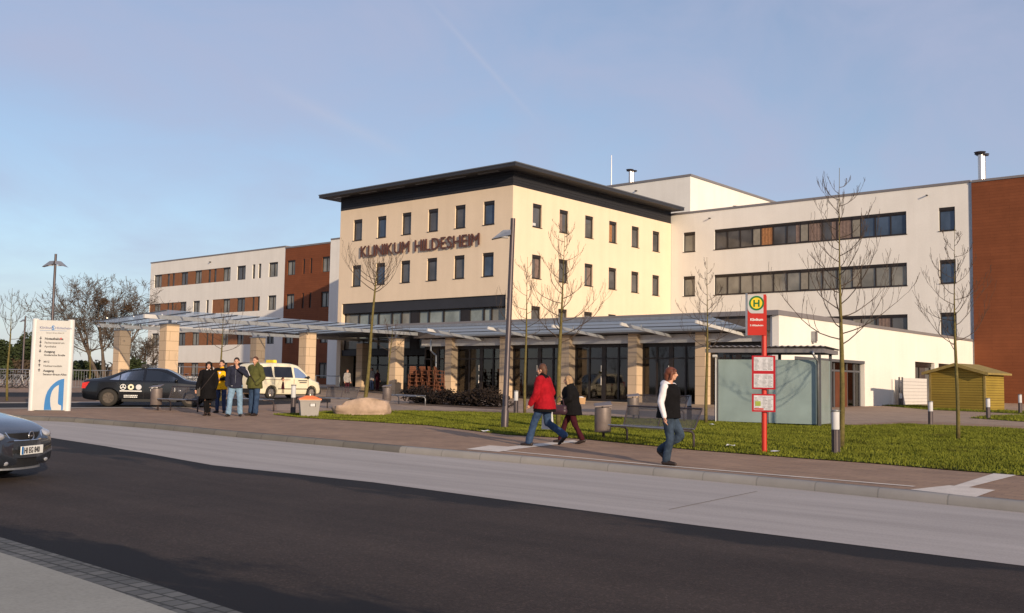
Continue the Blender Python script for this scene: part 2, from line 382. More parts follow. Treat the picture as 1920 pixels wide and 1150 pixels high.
simple('tyre', (.028,.025,.022), .85, var=.2); simple('rim_dark', (.10,.085,.075), .4, .6); simple('plastic_black', (.012,.012,.013), .6); simple('chrome', (.75,.75,.75), .12, 1.0, var=.03)
simple('lamp_red', (.55,.03,.025), .2, spec=.7, var=.3, scale=20); simple('lamp_clear', (.46,.46,.48), .12, .35, var=.25, scale=25); simple('lamp_amber', (.75,.35,.08), .3); simple('taxi_yellow', (.78,.60,.04), .4)
simple('skin', (.56,.30,.20), .55, var=.08); simple('hair_dark', (.03,.018,.012), .7, var=.4, scale=30); simple('hair_brown', (.085,.035,.018), .6, var=.45, scale=25); simple('hair_auburn', (.125,.036,.016), .55, var=.4, scale=22); simple('hair_blond', (.34,.21,.11), .6, var=.35, scale=25)
simple('lip', (.36,.12,.09), .5); simple('eye', (.03,.022,.02), .3)
def cloth(name, c, var=.25, scale=9): simple(name, c, .9, var=var, scale=scale, bump=.5, bscale=18, spec=.15)
cloth('cloth_black', (.006,.0055,.0065)); cloth('cloth_red', (.30,.007,.014)); cloth('cloth_white', (.70,.66,.68), .1); cloth('cloth_navy', (.022,.024,.042)); cloth('cloth_olive', (.085,.088,.028)); cloth('cloth_yellow', (.80,.42,.012), .15)
cloth('jeans_light', (.19,.30,.42), .25); cloth('jeans_blue', (.033,.060,.12), .4, 6); cloth('jeans_dark', (.030,.045,.10), .35); cloth('jeans_worn', (.033,.050,.078), .6, 5); cloth('cloth_maroon', (.045,.008,.014)); cloth('cloth_grey', (.28,.26,.25))
simple('leather_dark', (.022,.014,.012), .5); simple('leather_bag', (.045,.02,.03), .45, var=.2); simple('bag_white', (.70,.69,.70), .5); simple('parcel_tan', (.50,.30,.15), .8)

def canopy_glass():
    m = bpy.data.materials.new('canopy_glass'); m.use_nodes = True; nt = m.node_tree; MAT['canopy_glass'] = m
    nt.nodes.remove(nt.nodes['Principled BSDF']); out = nt.nodes['Material Output']
    t = N(nt, 'ShaderNodeBsdfTransparent'); t.inputs[0].default_value = (.86,.92,.97,1)
    tl = N(nt, 'ShaderNodeBsdfTranslucent'); tl.inputs[0].default_value = (.66,.76,.84,1)
    df = N(nt, 'ShaderNodeBsdfDiffuse'); df.inputs[0].default_value = (.20,.25,.28,1)
    gl = N(nt, 'ShaderNodeBsdfGlossy'); gl.inputs['Roughness'].default_value = .15
    a = N(nt, 'ShaderNodeMixShader'); a.inputs[0].default_value = .25; nt.links.new(tl.outputs[0], a.inputs[1]); nt.links.new(df.outputs[0], a.inputs[2])
    b = N(nt, 'ShaderNodeMixShader'); b.inputs[0].default_value = .40; nt.links.new(a.outputs[0], b.inputs[1]); nt.links.new(t.outputs[0], b.inputs[2])
    fr = N(nt, 'ShaderNodeFresnel'); fr.inputs[0].default_value = 1.06
    c = N(nt, 'ShaderNodeMixShader'); c.inputs[0].default_value = .03; nt.links.new(b.outputs[0], c.inputs[1]); nt.links.new(gl.outputs[0], c.inputs[2])
    nt.links.new(c.outputs[0], out.inputs['Surface'])
canopy_glass()
import bmesh
def sheet(name, pts, off, mat, kind='structure', zfun=None):
    bm = bmesh.new()
    vs = [bm.verts.new((p[0], p[1], 0)) for p in pts]
    bm.faces.new(vs)
    for s in (18.0, 93.0):
        bmesh.ops.bisect_plane(bm, geom=bm.verts[:]+bm.edges[:]+bm.faces[:], plane_co=(FX*s, FY*s, 0), plane_no=(FX, FY, 0))
    for v in bm.verts: v.co.z = base(v.co.x, v.co.y)+off
    bmesh.ops.recalc_face_normals(bm, faces=bm.faces[:])
    for f in bm.faces:
        if f.normal.z < 0: f.normal_flip()
    me = bpy.data.meshes.new(name); bm.to_mesh(me); bm.free()
    me.materials.append(MAT[mat])
    o = bpy.data.objects.new(name, me); COL.objects.link(o)
    if kind: o['kind'] = kind
    return o
P = lambda px, py, off=.13: g(px, py, off).xy
KT = [(12.9, -12.0)] + [tuple(P(x, y)) for x, y in ((1920,942),(1500,902),(1100,866),(752,837.5),(625,826),(500,815),(427,808.5),(287,795),(133,783.5),(60,780.5))] + [(10.0, 40.0), (2.0, 52.0), (-14.0, 66.0)]
AE = [(9.6, -12.0)] + [tuple(P(x, y, 0)) for x, y in ((1920,1062),(1300,985),(960,940),(700,905),(400,873),(200,837.5),(100,822))] + [(10.9, 29.0), (8.0, 37.0), (1.0, 47.0), (-16.0, 60.0)]
SW = [(3.85, -12.0), (3.96, 3.0), (3.98, 5.75), (4.07, 7.16), (4.17, 9.98), (4.1, 16.0), (2.5, 24.0), (-2, 32.0), (-22, 50.0)]

sheet('ground', [(-700,-700),(900,-700),(900,900),(-700,900)], -.03, 'earth_far')
sheet('asphalt_road', SW + AE[::-1], 0.0, 'asphalt')
sheet('bus_bay_pavement', AE + [(x-.06, y) for x, y in KT[::-1]], .004, 'bay_concrete')
sheet('gutter_strip', [(x-.32, y) for x, y in SW] + SW[::-1], .004, 'gutter_pavers')
sheet('footway', [(-60, -12.0)] + [(x-.335, y) for x, y in SW] + [(-80, 50.0)], .012, 'footway_concrete')
sheet('pavement', [(x+.16, y) for x, y in KT] + [(-14, 190), (190, 190), (190, -60), (30, -60), (12.9, -20)], .13, 'paving')
# kerb: rounded upstand, pale tall stones along the bus stop and darker low ones round the bend
def kerb(name, pts, mat, w=.16):
    m = MB(); prof = [(-.05, 0.0), (-.045, .06), (-.02, .115), (.03, .136), (w, .136), (w, .0)]
    k = len(prof)
    fine = []
    for a, b in zip(pts, pts[1:]):
        n = max(1, int(math.dist(a, b)/1.0))
        fine += [(a[0]+(b[0]-a[0])*i/n, a[1]+(b[1]-a[1])*i/n) for i in range(n)]
    fine.append(pts[-1])
    vs = [(x+dx, y, base(x, y)+dz) for x, y in fine for dx, dz in prof]
    fs = [(i*k+j, i*k+j+1, (i+1)*k+j+1, (i+1)*k+j) for i in range(len(fine)-1) for j in range(k-1)]
    m.add(vs, fs); o = m.build(name, MAT[mat], smooth=True); o['kind'] = 'structure'
kerb('bus_stop_kerb', KT[:5], 'kerb_stone', .17)
kerb('kerb', KT[4:], 'kerb_dark', .17)
# white guidance strips and blocks set into the paving
L0, L1 = Vector(P(905, 843)), Vector(P(1711, 913.5)); dn = (L1-L0).normalized(); nn = Vector((-dn.y, dn.x)); nn = nn if nn.x > 0 else -nn
sheet('guidance_strip', [L0, L1, L1+nn*.13, L0+nn*.13], .137, 'tactile_white')
sheet('guidance_block', [P(1707,919), P(1780,911), P(1866,920), P(1830,933)], .1375, 'tactile_white')
sheet('guidance_stripe', [P(1786,913), P(1812,916), P(1906,892), P(1868,887)], .138, 'tactile_white')
sheet('guidance_block_end', [P(873,843), P(918,836), P(985,840), P(935,848)], .1375, 'tactile_white')
sheet('guidance_stripe_end', [P(950,838.5), P(975,842), P(1086,829), P(1075,826)], .138, 'tactile_white')
# joint across the bay slabs
J0, J1 = Vector(P(1255, 955, .01)), Vector(P(1420, 921, .01))
jd = (J1-J0).normalized(); jn = Vector((-jd.y, jd.x))*.02
sheet('bay_joint', [J0-jn*.4, J1-jn*.4, J1+jn*.4, J0+jn*.4], .009, 'kerb_dark')
# paths and lanes beyond the lawn
sheet('forecourt_path', [P(520,770), P(700,768.5), P(945,771), P(1110,778), P(1180,786), P(1350,789), P(1592,796), P(1720,790), P(1920,800)] + [(60, 5), (75, 0), (75, 21.7), (46, 21.7), (46, 47), (54, 47), (54, 66), (69, 66), (69, 84), (38, 62), (32, 44)], .134, 'path_paving')
sheet('taxi_lane', [P(-60,766), P(140,765), P(370,764), P(620,755), P(620,744), P(300,752), P(-60,757.5)], .138, 'asphalt')
sheet('lane_edging', [P(-60,768), P(140,766.5), P(375,765.2), P(375,763.6), P(140,764.6), P(-60,766)], .142, 'step_stone')
sheet('planting_bed', [P(-60,755), P(180,752), P(180,744), P(-60,745)], .139, 'soil')
sheet('bed_edging', [P(-60,757.5), P(200,756), P(200,754), P(-60,755.3)], .146, 'step_stone')
sheet('back_road', [P(-60,744.5), P(300,745), P(300,737), P(-60,736)], .1395, 'asphalt')

LAWN = [P(512,778), P(560,783.5), P(650,789), P(800,798), P(950,816), P(1100,824.5), P(1300,844.5), P(1500,860), P(1640,870), P(1920,893), P(2150,915), P(2150,830), P(1920,806), P(1809,801), P(1714,796.5), P(1592,800), P(1352,792), P(1168,784.5), P(1107,781), P(993,777), P(943,775.6), P(802,772), P(728,773), P(620,773.5)]
sheet('lawn', LAWN, .145, 'lawn_soil')
LAWN2 = [P(1650,760.5), P(1723,761), P(1760,765), P(1879,770), P(1990,775), P(1990,781), P(1860,774), P(1740,769)]
LAWN3 = [P(1816,784.5), P(1870,780), P(1990,779), P(1990,795), P(1920,791.5)]
sheet('lawn_strip', LAWN2, .145, 'lawn_soil'); sheet('lawn_corner', LAWN3, .145, 'lawn_soil')
def inside(pts, x, y):
    r = np.zeros(len(x), bool); n = len(pts)
    for i in range(n):
        (x0, y0), (x1, y1) = pts[i], pts[(i+1) % n]
        if y0 == y1: continue
        c = ((y0 > y) != (y1 > y)) & (x < (x1-x0)*(y-y0)/(y1-y0)+x0); r ^= c
    return r
def blades(polys, name, label):
    rs = np.random.RandomState(3); VS = []
    for pts, dens, hh in polys:
        a = np.array([tuple(p) for p in pts]); lo, hi = a.min(0), a.max(0)
        n = int((hi-lo).prod()*dens); x = rs.uniform(lo[0], hi[0], n); y = rs.uniform(lo[1], hi[1], n)
        k = inside([tuple(p) for p in pts], x, y); x, y = x[k], y[k]; n = len(x)
        patch = .5+.5*np.sin(x*1.7+np.sin(y*1.3)*2)*np.sin(y*1.1+np.sin(x*.9)*1.7)
        h = hh*(.45+.75*rs.rand(n))*(.6+.7*patch); w = .010+.014*rs.rand(n); t = rs.rand(n)*6.283
        z = np.array([base(p, q) for p, q in zip(x, y)])+.143
        lx, ly = rs.normal(0, .45, n)*h, rs.normal(0, .45, n)*h
        A = np.stack([x-np.cos(t)*w, y-np.sin(t)*w, z], 1); Bq = np.stack([x+np.cos(t)*w, y+np.sin(t)*w, z], 1); Cq = np.stack([x+lx, y+ly, z+h], 1)
        VS.append(np.stack([A, Bq, Cq], 1).reshape(-1, 3))
    V = np.concatenate(VS); n = len(V)//3
    me = bpy.data.meshes.new(name); me.vertices.add(len(V)); me.vertices.foreach_set('co', V.ravel())
    me.loops.add(3*n); me.loops.foreach_set('vertex_index', np.arange(3*n, dtype=np.int32))
    me.polygons.add(n); me.polygons.foreach_set('loop_start', np.arange(0, 3*n, 3, dtype=np.int32))
    me.update(calc_edges=True); me.materials.append(MAT['grass_blade'])
    o = bpy.data.objects.new(name, me); COL.objects.link(o); tag(o, label, 'grass', kind='stuff')
blades([(LAWN, 700, .06), (LAWN2, 160, .09), (LAWN3, 200, .09)], 'grass', 'short green grass growing on the lawns in front of the hospital')
def wall_open(mb, ax, plane, u0, u1, z0, z1, opens, depth):
    """wall in plane x=plane (ax 0, u is y) or y=plane (ax 1, u is x), with recessed openings (ua,ub,za,zb)"""
    P3 = (lambda u, z, d=0: (plane+d, u, z)) if ax == 0 else (lambda u, z, d=0: (u, plane+d, z))
    us = sorted({u0, u1, *[v for o in opens for v in o[:2]]}); zs = sorted({z0, z1, *[v for o in opens for v in o[2:4]]})
    us = [u for u in us if u0 <= u <= u1]; zs = [z for z in zs if z0 <= z <= z1]
    for a, b in zip(us, us[1:]):
        for c, d in zip(zs, zs[1:]):
            mu, mz = (a+b)/2, (c+d)/2
            if any(o[0] < mu < o[1] and o[2] < mz < o[3] for o in opens): continue
            mb.poly([P3(a,c), P3(b,c), P3(b,d), P3(a,d)])
    for a, b, c, d in [o[:4] for o in opens]:
        for (p, q) in (((a,c),(a,d)), ((a,d),(b,d)), ((b,d),(b,c)), ((b,c),(a,c))):
            mb.poly([P3(*p), P3(*q), P3(*q, depth), P3(*p, depth)])
FR = 'frame_dark'
def window(parent, ax, plane, ua, ub, za, zb, rec=.16, mull=(), pm='pane_dark', lintel=.2, sill=True, fw=.07, panes=None, name='window', curtain=None):
    """recessed window: frame part with pane(s) and sill as sub-parts"""
    d = plane+rec
    def bx(m, u0, u1, z0, z1, d0, d1):
        if ax == 0: m.bb(d0, d1, u0, u1, z0, z1)
        else: m.bb(u0, u1, d0, d1, z0, z1)
    f = MB(); e = .003; top = zb-e-lintel
    bx(f, ua+e, ua+fw, za+e, top, d-.06, d+.02); bx(f, ub-fw, ub-e, za+e, top, d-.06, d+.02)
    bx(f, ua+fw, ub-fw, za+e, za+fw, d-.06, d+.02); bx(f, ua+fw, ub-fw, top-fw, top, d-.06, d+.02)
    if lintel: bx(f, ua+e, ub-e, top+.002, zb-e, d-.10, d+.02)
    for u in mull: bx(f, u-.045, u+.045, za+fw, top-fw, d-.058, d+.02)
    fo = f.build(name, MAT[FR], parent, world=True)
    es = [ua+fw]+[u for u in mull]+[ub-fw]
    for i, (a, b) in enumerate(zip(es, es[1:])):
        mm = (panes[i % len(panes)] if panes else pm)
        m = MB(); bx(m, a, b, za+fw, top-fw, d+.0, d+.008); m.build('pane', MAT[mm], fo, world=False)
        po = kids(fo)[-1]; _fix(po, parent)
    if curtain:
        for (a, b, cm) in curtain:
            m = MB(); n = max(4, int((b-a)/.08)); pts = []
            for k in range(n+1):
                u = a+(b-a)*k/n; w = d-.012-.008*math.sin(k*1.9)
                pts.append((u, w))
            for (p, q) in zip(pts, pts[1:]):
                A = [(p[1], p[0]), (q[1], q[0])] if ax == 0 else [p, q]
                m.poly([(A[0][0], A[0][1], za+fw+.01), (A[1][0], A[1][1], za+fw+.01), (A[1][0], A[1][1], top-fw-.01), (A[0][0], A[0][1], top-fw-.01)])
            _fix(m.build('curtain', MAT[cm], fo), parent)
    if sill:
        m = MB(); bx(m, ua-.05, ub+.05, za-.045, za-.002, plane-.05, plane-.002); _fix(m.build('sill', MAT[FR], fo), parent)
    return fo
def _fix(o, root):                            # geometry was given in world coordinates: bring it into the thing's space
    o.data.transform((Matrix.Translation(root.location) @ Matrix.Rotation(root.rotation_euler.z, 4, 'Z')).inverted())
def part(mb, name, mat, parent, smooth=False, **kw): return mb.build(name, MAT[mat] if isinstance(mat, str) else [MAT[k] for k in mat], parent, smooth=smooth, world=True, **kw)
def copybox(parent, name, mat, *bbs):
    m = MB()
    for b in bbs: m.bb(*b)
    return part(m, name, mat, parent)

# ================================================================= entrance block (cream)
TX, TY0, TY1, TXB = 54.03, 46.78, 66.0, 75.40
ent = thing('hospital_entrance_block', 'cream rendered four storey hospital block with dark overhanging flat roof and big lettering', 'building', (TX, TY0, .6))
CL = [(63.2,64.29),(60.26,61.33),(57.35,58.39),(54.36,55.45),(51.47,52.55),(48.54,49.64)]
CR = [(56.3,57.35),(59.5,60.57),(62.75,63.82),(66.0,67.07),(69.25,70.32),(72.45,73.5)]
w = MB()
opL = [(a, b, z, z+1.74) for a, b in CL for z in (13.1, 9.28)]
REC = (47.3, 65.5, .55, 7.87)
wall_open(w, 0, TX, TY0, TY1, .3, 15.76, opL+[REC], .16)
opR = [(a, b, z, z+1.74) for a, b in CR for z in (13.04, 9.24, 5.45)]
wall_open(w, 1, TY0, TX, TXB, .3, 15.76, opR, .16)
w.poly([(TX,TY1,.3),(TXB,TY1,.3),(TXB,TY1,15.76),(TX,TY1,15.76)])
for yy in (47.3, 65.5): w.poly([(TX+.15,yy,.3),(TX+1.6,yy,.3),(TX+1.6,yy,7.87),(TX+.15,yy,7.87)])
part(w, 'wall', 'stucco_cream', ent)
for i, (a, b) in enumerate(CL):
    for z in (13.1, 9.28): window(ent, 0, TX, a, b, z, z+1.74, pm='pane_dark' if (i*3+int(z)) % 4 else 'pane_blue')
for i, (a, b) in enumerate(CR):
    for z in (13.04, 9.24, 5.45):
        cu = None
        if z > 13 and i == 3: cu = [(a+.09, a+.62, 'curtain_orange')]
        if z > 13 and i == 1: cu = [(a+.09, a+.5, 'curtain_rose')]
        if z > 13 and i == 0: cu = None
        if 9 < z < 10 and i in (0, 2): cu = [(a+.5, b-.1, 'curtain_rose')]
        window(ent, 1, TY0, a, b, z, z+1.74, curtain=cu)
m = MB(); m.bb(56.40, 56.82, TY0+.142, TY0+.156, 13.16, 13.36); part(m, 'window_notice', 'paper', ent)
# dark louvre band, soffit and roof slab
copybox(ent, 'louvre_band', 'dark_louvre', (TX-.003, TXB-.05, TY0-.003, TY1+.003, 15.76, 16.80))
m = MB(); m.bb(52.7, TXB-.02, 45.45, 67.3, 16.80, 17.02); part(m, 'roof', 'roof_dark', ent)
m = MB(); m.bb(52.66, TXB-.02, 45.41, 67.34, 17.02, 17.10); part(m, 'roof_edge', 'frame_grey', ent)
for k in range(6): copybox(ent, 'soffit_strip', 'steel_galv', (53.25, 53.45, 47.6+k*3.3, 49.6+k*3.3, 16.772, 16.798))
# dark fascia over the ribbon glazing, ribbon glazing, ground-floor glass front
copybox(ent, 'fascia', 'roof_dark', (TX+.12, TX+.4, 47.303, 65.497, 7.06, 7.867))
rg = MB(); D = TX+.45
ys = [47.32, 49.0, 49.75, 51.2, 52.05, 53.9, 55.5, 56.6, 57.5, 58.6, 59.7, 61.3, 62.4, 63.7, 65.48]
for y in ys: rg.bb(D-.08, D+.04, y-.07 if y > 47.4 else y, y+.07 if y < 65.4 else y, 4.0, 7.055)
for y in (51.6, 57.05): rg.bb(D-.085, D+.03, y-.35, y+.35, 4.0, 7.055)
rg.bb(D-.06, D+.02, 47.32, 65.48, 4.0, 4.12); rg.bb(D-.06, D+.02, 47.32, 65.48, 6.93, 7.05)
ribbon = part(rg, 'ribbon_window', 'frame_dark', ent)
for i, (a, b) in enumerate(zip(ys, ys[1:])):
    m = MB(); m.bb(D, D+.01, a, b, 4.1, 6.95); o = m.build('pane', MAT['pane_pale' if i not in (0, 3, 8, 13) else 'pane_grey'], ribbon); _fix(o, ent)
copybox(ent, 'spandrel', 'roof_dark', (TX+.15, TX+1.4, 47.303, 65.497, 3.55, 3.99))
D = TX+1.5; gf = MB()
ys = [47.32, 49.5, 51.5, 53.5, 55.3, 56.5, 57.7, 58.9, 60.5, 62.5, 64.0, 65.48]
for y in ys: gf.bb(D-.06, D+.05, y-.05 if y > 47.4 else y, y+.05 if y < 65.4 else y, .62, 3.54)
gf.bb(D-.05, D+.04, 47.32, 65.48, 2.75, 2.87)
gfo = part(gf, 'entrance_front', 'frame_dark', ent)
m = MB(); m.bb(D, D+.01, 47.32, 65.48, .62, 3.54); _fix(m.build('pane', MAT['glass_cafe'], gfo), ent)
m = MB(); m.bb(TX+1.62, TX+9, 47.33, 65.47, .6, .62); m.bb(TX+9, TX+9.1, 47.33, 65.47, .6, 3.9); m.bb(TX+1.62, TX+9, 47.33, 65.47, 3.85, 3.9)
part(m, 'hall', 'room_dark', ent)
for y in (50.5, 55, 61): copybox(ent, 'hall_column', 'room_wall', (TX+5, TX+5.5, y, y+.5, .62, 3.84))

# ================================================================= big letters, each one a part
let = thing('facade_lettering', 'dark bronze letters reading KLINIKUM HILDESHEIM mounted on the cream facade', 'lettering', (TX-.2, 63.13, 11.63))
y = 63.13
def put_letter(ch, y, h=.9):
    vs, fs = text_geo(ch, 1.0, .07, 'LEFT', .0)
    xs = [v.x for v in vs]; zs = [v.y for v in vs]
    return vs, fs, min(xs), max(xs), min(zs), max(zs)
txt = 'KLINIKUM HILDESHEIM'
info = [put_letter(c, 0) if c != ' ' else None for c in txt]
gap = .13; sc = .9/(info[1][5]-info[1][4])
GW = .86
total = sum((i[3]-i[2])*sc*GW+gap if i else .42 for i in info)-gap
kx = (63.13-49.86)/total
for i in info:
    if i is None: y -= .42*kx; continue
    vs, fs, x0, x1, z0, z1 = i
    m = MB(); m.add([(TX-.14+v.z*1.2, y-(v.x-x0)*sc*kx*GW, 11.63+(v.y-max(z0, 0))*sc) for v in vs], fs)
    part(m, 'letter', 'sign_bronze', let); y -= ((x1-x0)*sc*GW+gap)*kx

# ================================================================= right wing (white) with plant room on its roof
WX = 75.43
rw = thing('hospital_right_wing', 'long white hospital wing with ribbon windows on the right of the cream block', 'building', (WX, 34, .7))
w = MB(); RB = (26.36, 42.51)
small = [(44.38, 45.54), (22.88, 24.01)]
ops = [(RB[0], RB[1], z, z+1.72) for z in (13.15, 9.28, 5.42)] + [(a, b, z, z+1.72) for a, b in small for z in (13.15, 9.3, 5.45)]
wall_open(w, 0, WX, 21.92, 47.6, .5, 16.5, ops, .16)
w.bb(WX+.5, WX+16, 21.92, 47.6, .5, 16.3)
part(w, 'wall', 'stucco_white', rw)
copybox(rw, 'roof_edge', 'fascia_grey', (WX-.06, WX+16.1, 21.8, 47.7, 16.503, 16.68))
copybox(rw, 'corner_strip', 'steel_galv', (WX-.015, WX+.3, 21.70, 21.915, .5, 16.5))
seg = [(38.91, 42.51), (34.74, 38.32), (30.5, 34.17), (26.36, 29.93)]
for z, pans, cur in ((13.15, ['pane_dark','pane_dark','pane_dark'], True), (9.28, ['pane_grey','pane_grey','pane_grey'], False), (5.42, ['pane_dark','pane_dark','pane_grey'], False)):
    for k, (a, b) in enumerate(seg):
        cu = None
        if cur and k == 1: cu = [(b-1.1, b-.12, 'curtain_orange'), (a+.1, a+.45, 'curtain_rose')]
        if cur and k == 2: cu = [(b-1.15, b-.1, 'curtain_rose'), (a+.1, a+1.3, 'curtain_rose'), (a+1.32, a+1.7, 'curtain_rose')]
        if z < 6 and k > 1: cu = [(a+1.3, a+2.2, 'curtain_rose')]
        if cur and k == 3: pans = ['pane_blue']
        window(rw, 0, WX, a+.003, b-.003, z, z+1.72, mull=(a+(b-a)*.34, a+(b-a)*.67), panes=pans, lintel=.16, sill=False, curtain=cu)
    for (a, b) in ((38.32, 38.91), (34.17, 34.74), (29.93, 30.5)): copybox(rw, 'infill_panel', 'infill', (WX+.08, WX+.14, a, b, z+.12, z+1.44)); copybox(rw, 'window_rail', 'frame_dark', (WX+.05, WX+.139, a, b, z+1.443, z+1.717)); copybox(rw, 'window_rail', 'frame_dark', (WX+.05, WX+.139, a, b, z+.003, z+.117))
    m = MB(); m.bb(WX-.05, WX-.002, RB[0]-.06, RB[1]+.06, z-.05, z-.002); part(m, 'sill', FR, rw)
for a, b in small:
    for z in (13.15, 9.3, 5.45): window(rw, 0, WX, a, b, z, z+1.72, pm='pane_blue' if a < 30 else 'pane_grey')
for y in (24.8, 42.9):
    m = MB(); m.tube([(WX+.05, y, 15.9), (WX-.28, y, 15.86)], .05, 8); part(m, 'spout', 'frame_dark', rw)
m = MB(); m.bb(80, 98.5, 47.6, 66, 16.3, 20.9); ph = part(m, 'plant_room', 'stucco_white', rw)
m = MB(); m.bb(79.93, 98.6, 47.5, 66.1, 20.9, 21.1); _fix(m.build('plant_room_edge', MAT['fascia_grey'], ph), rw)
m = MB(); m.tube([(80.05, 53.5, 20.2), (79.7, 53.5, 20.15)], .06, 8); _fix(m.build('plant_room_spout', MAT['frame_dark'], ph), rw)

# ================================================================= rust clad block at the far right
rc = thing('rust_clad_block', 'rust brown clad hospital block at the right edge', 'building', (WX, 10, .7))
copybox(rc, 'wall', 'rust_cladding', (WX-.1, WX+16, -22, 21.69, .4, 16.45))
copybox(rc, 'roof_edge', 'fascia_grey', (WX-.16, WX+16.1, -22, 21.65, 16.453, 16.62))

# ================================================================= left wing
LX = 69.4
lw = thing('hospital_left_wing', 'white and rust brown hospital wing with brown window bands on the left', 'building', (LX, 105, .8))
LZ = 16.62
wins, narrow, bands = {}, {}, {}
rows = {13.3: dict(w=[(121.17,122.9),(114.85,116.35),(111.68,113.13),(105.27,106.89),(102.12,103.9),(95.76,97.49)], n=[(119.2,119.75),(118.0,118.5),(109.65,110.15),(108.4,108.9),(100.2,100.75),(99.0,99.55)], band=[(105.27,122.9)]),
        9.45: dict(w=[(121.2,122.7),(114.83,116.32),(111.74,113.23),(105.27,106.63),(102.13,103.72),(95.88,97.44)], n=[(119.1,119.5),(118.0,118.45),(109.74,110.31),(100.2,100.6),(99.1,99.55)], band=[(114.83,123.85),(99.05,108.98)]),
        5.53: dict(w=[(121.18,122.91),(114.89,116.51),(111.73,113.22),(105.35,106.63),(102.14,103.48),(96.05,97.43)], n=[(109.65,110.05),(108.5,108.9)], band=[(100.24,116.51)]),
        1.68: dict(w=[(121.19,122.7),(114.91,116.41),(111.65,113.21),(105.3,106.6),(102.1,103.5),(96.0,97.4)], n=[(109.65,110.05),(108.5,108.9)], band=[(100.24,116.51)])}
H_ = 1.70
ops = []
for z, d in rows.items():
    bd = d['band']; ops += [(a, b, z, z+H_) for a, b in bd]
    for a, b in d['w']+d['n']:
        if not any(p-.01 <= a and b <= q+.01 for p, q in bd): ops.append((a, b, z, z+H_))
w = MB(); wall_open(w, 0, LX, 94.4, 123.9, .5, LZ, ops, .16)
w.bb(LX+.6, LX+14, 94.4, 123.9, .5, LZ-.1); w.poly([(LX, 123.9, .5), (LX+.6, 123.9, .5), (LX+.6, 123.9, LZ), (LX, 123.9, LZ)])
w.bb(LX-.03, LX+14, 66.05, 86.3, .5, LZ+.15)
part(w, 'wall', 'stucco_white', lw)
for z, d in rows.items():
    for p, q in d['band']:
        es = sorted([e for e in d['w']+d['n'] if p-.01 <= e[0] and e[1] <= q+.01])
        u = p+.004
        for a, b in es+[(q-.004, q)]:
            if a-u > .05: copybox(lw, 'brown_panel', 'rust_panel', (LX+.07, LX+.15, u, a, z+.004, z+H_-.004))
            u = b
    for a, b in d['w']: window(lw, 0, LX, a+.004, b-.004, z, z+H_, mull=((a+b)/2-.1,), pm='pane_grey' if int(a) % 2 else 'pane_dark', lintel=.12, sill=False)
    for a, b in d['n']: window(lw, 0, LX, a, b, z, z+H_, lintel=.1, sill=False, name='slit_window')
copybox(lw, 'roof_edge', 'fascia_grey', (LX-.06, LX+14, 94.35, 124.0, LZ+.003, LZ+.15))
m = MB(); wall_open(m, 0, LX-.02, 86.3, 94.4, .5, LZ-.2, [(a, b, z, z+H_) for z in (13.3, 9.45, 5.53, 1.68) for a, b in ((92.5,93.95),(90.73,91.1),(89.44,89.81),(86.36,87.69))], .16)
part(m, 'brown_cladding', 'rust_cladding', lw)
for z in (13.3, 9.45, 5.53, 1.68):
    for a, b in ((92.5,93.95),(86.36,87.69)): window(lw, 0, LX-.02, a, b, z, z+H_, mull=((a+b)/2-.1,), pm='pane_grey', lintel=.1, sill=False)
    for a, b in ((90.73,91.1),(89.44,89.81)): window(lw, 0, LX-.02, a, b, z, z+H_, lintel=.1, sill=False, name='slit_window')
m = MB(); m.bb(LX-.07, LX+14, 86.25, 94.345, LZ-.197, LZ-.02); m.bb(LX-.09, LX+14, 66.05, 86.245, LZ+.153, LZ+.3); part(m, 'parapet_cap', 'fascia_grey', lw)
m = MB(); m.tube([(LX+.05, 109.6, 15.9), (LX-.28, 109.6, 15.85)], .06, 8); part(m, 'spout', 'frame_dark', lw)

# ================================================================= cafe pavilion (single storey in front)
CX, CY = 45.8, 21.8
cf = thing('cafe_pavilion', 'single storey white pavilion with sandstone pillars and dark glass front', 'building', (CX, CY, .55))
w = MB()
DO = [(63.6, 67.2, .5, 3.3), (68.0, 71.2, .5, 3.3), (72.0, 75.2, .5, 3.3)]
wall_open(w, 1, CY, 44.9, 75.40, .45, 5.03, [(46.6, 55.5, .45, 3.1)]+DO, .35)
w.bb(45.0, 46.6, CY+.36, CY+.5, .45, 5.0)
w.poly([(44.9, CY, .45), (44.9, CY+.35, .45), (44.9, CY+.35, 5.03), (44.9, CY, 5.03)])
part(w, 'wall', 'stucco_white', cf)
for a, b, c, d in DO: window(cf, 1, CY, a+.01, b-.01, .56, d, rec=.3, mull=(a+(b-a)*.4,), pm='pane_dark', lintel=.25, sill=False, name='garden_door')
gd = MB()
for x in (46.65, 50.2, 51.9, 53.6, 54.6, 55.4): gd.bb(x-.05, x+.05, CY+.22, CY+.34, .5, 2.95)
gd.bb(46.65, 55.45, CY+.21, CY+.33, 2.45, 2.55); gd.bb(46.6, 55.5, CY-.02, CY+.3, 2.95, 3.097)
gdo = part(gd, 'side_entrance', 'frame_grey', cf)
m = MB(); m.bb(46.6, 55.45, CY+.27, CY+.28, .5, 2.95); _fix(m.build('pane', MAT['glass_cafe'], gdo), cf)
m = MB(); m.bb(51.96, 53.55, CY+.2, CY+.26, .52, 2.44); _fix(m.build('door', MAT['door_wood'], gdo), cf)
copybox(cf, 'roof', 'fascia_grey', (44.75, TX-.005, CY-.05, 66.0, 5.033, 5.27), (TX-.005, 75.38, CY-.05, TY0-.01, 5.033, 5.2))
copybox(cf, 'ceiling', 'soffit', (44.95, TX-.01, CY+.51, 47.2, 4.3, 5.03))
copybox(cf, 'beam', 'steel_beam', (CX-.32, CX-.1, CY+.02, 47.0, 3.80, 4.24))
PY = [26.1, 30.15, 34.75, 39.4, 43.95]
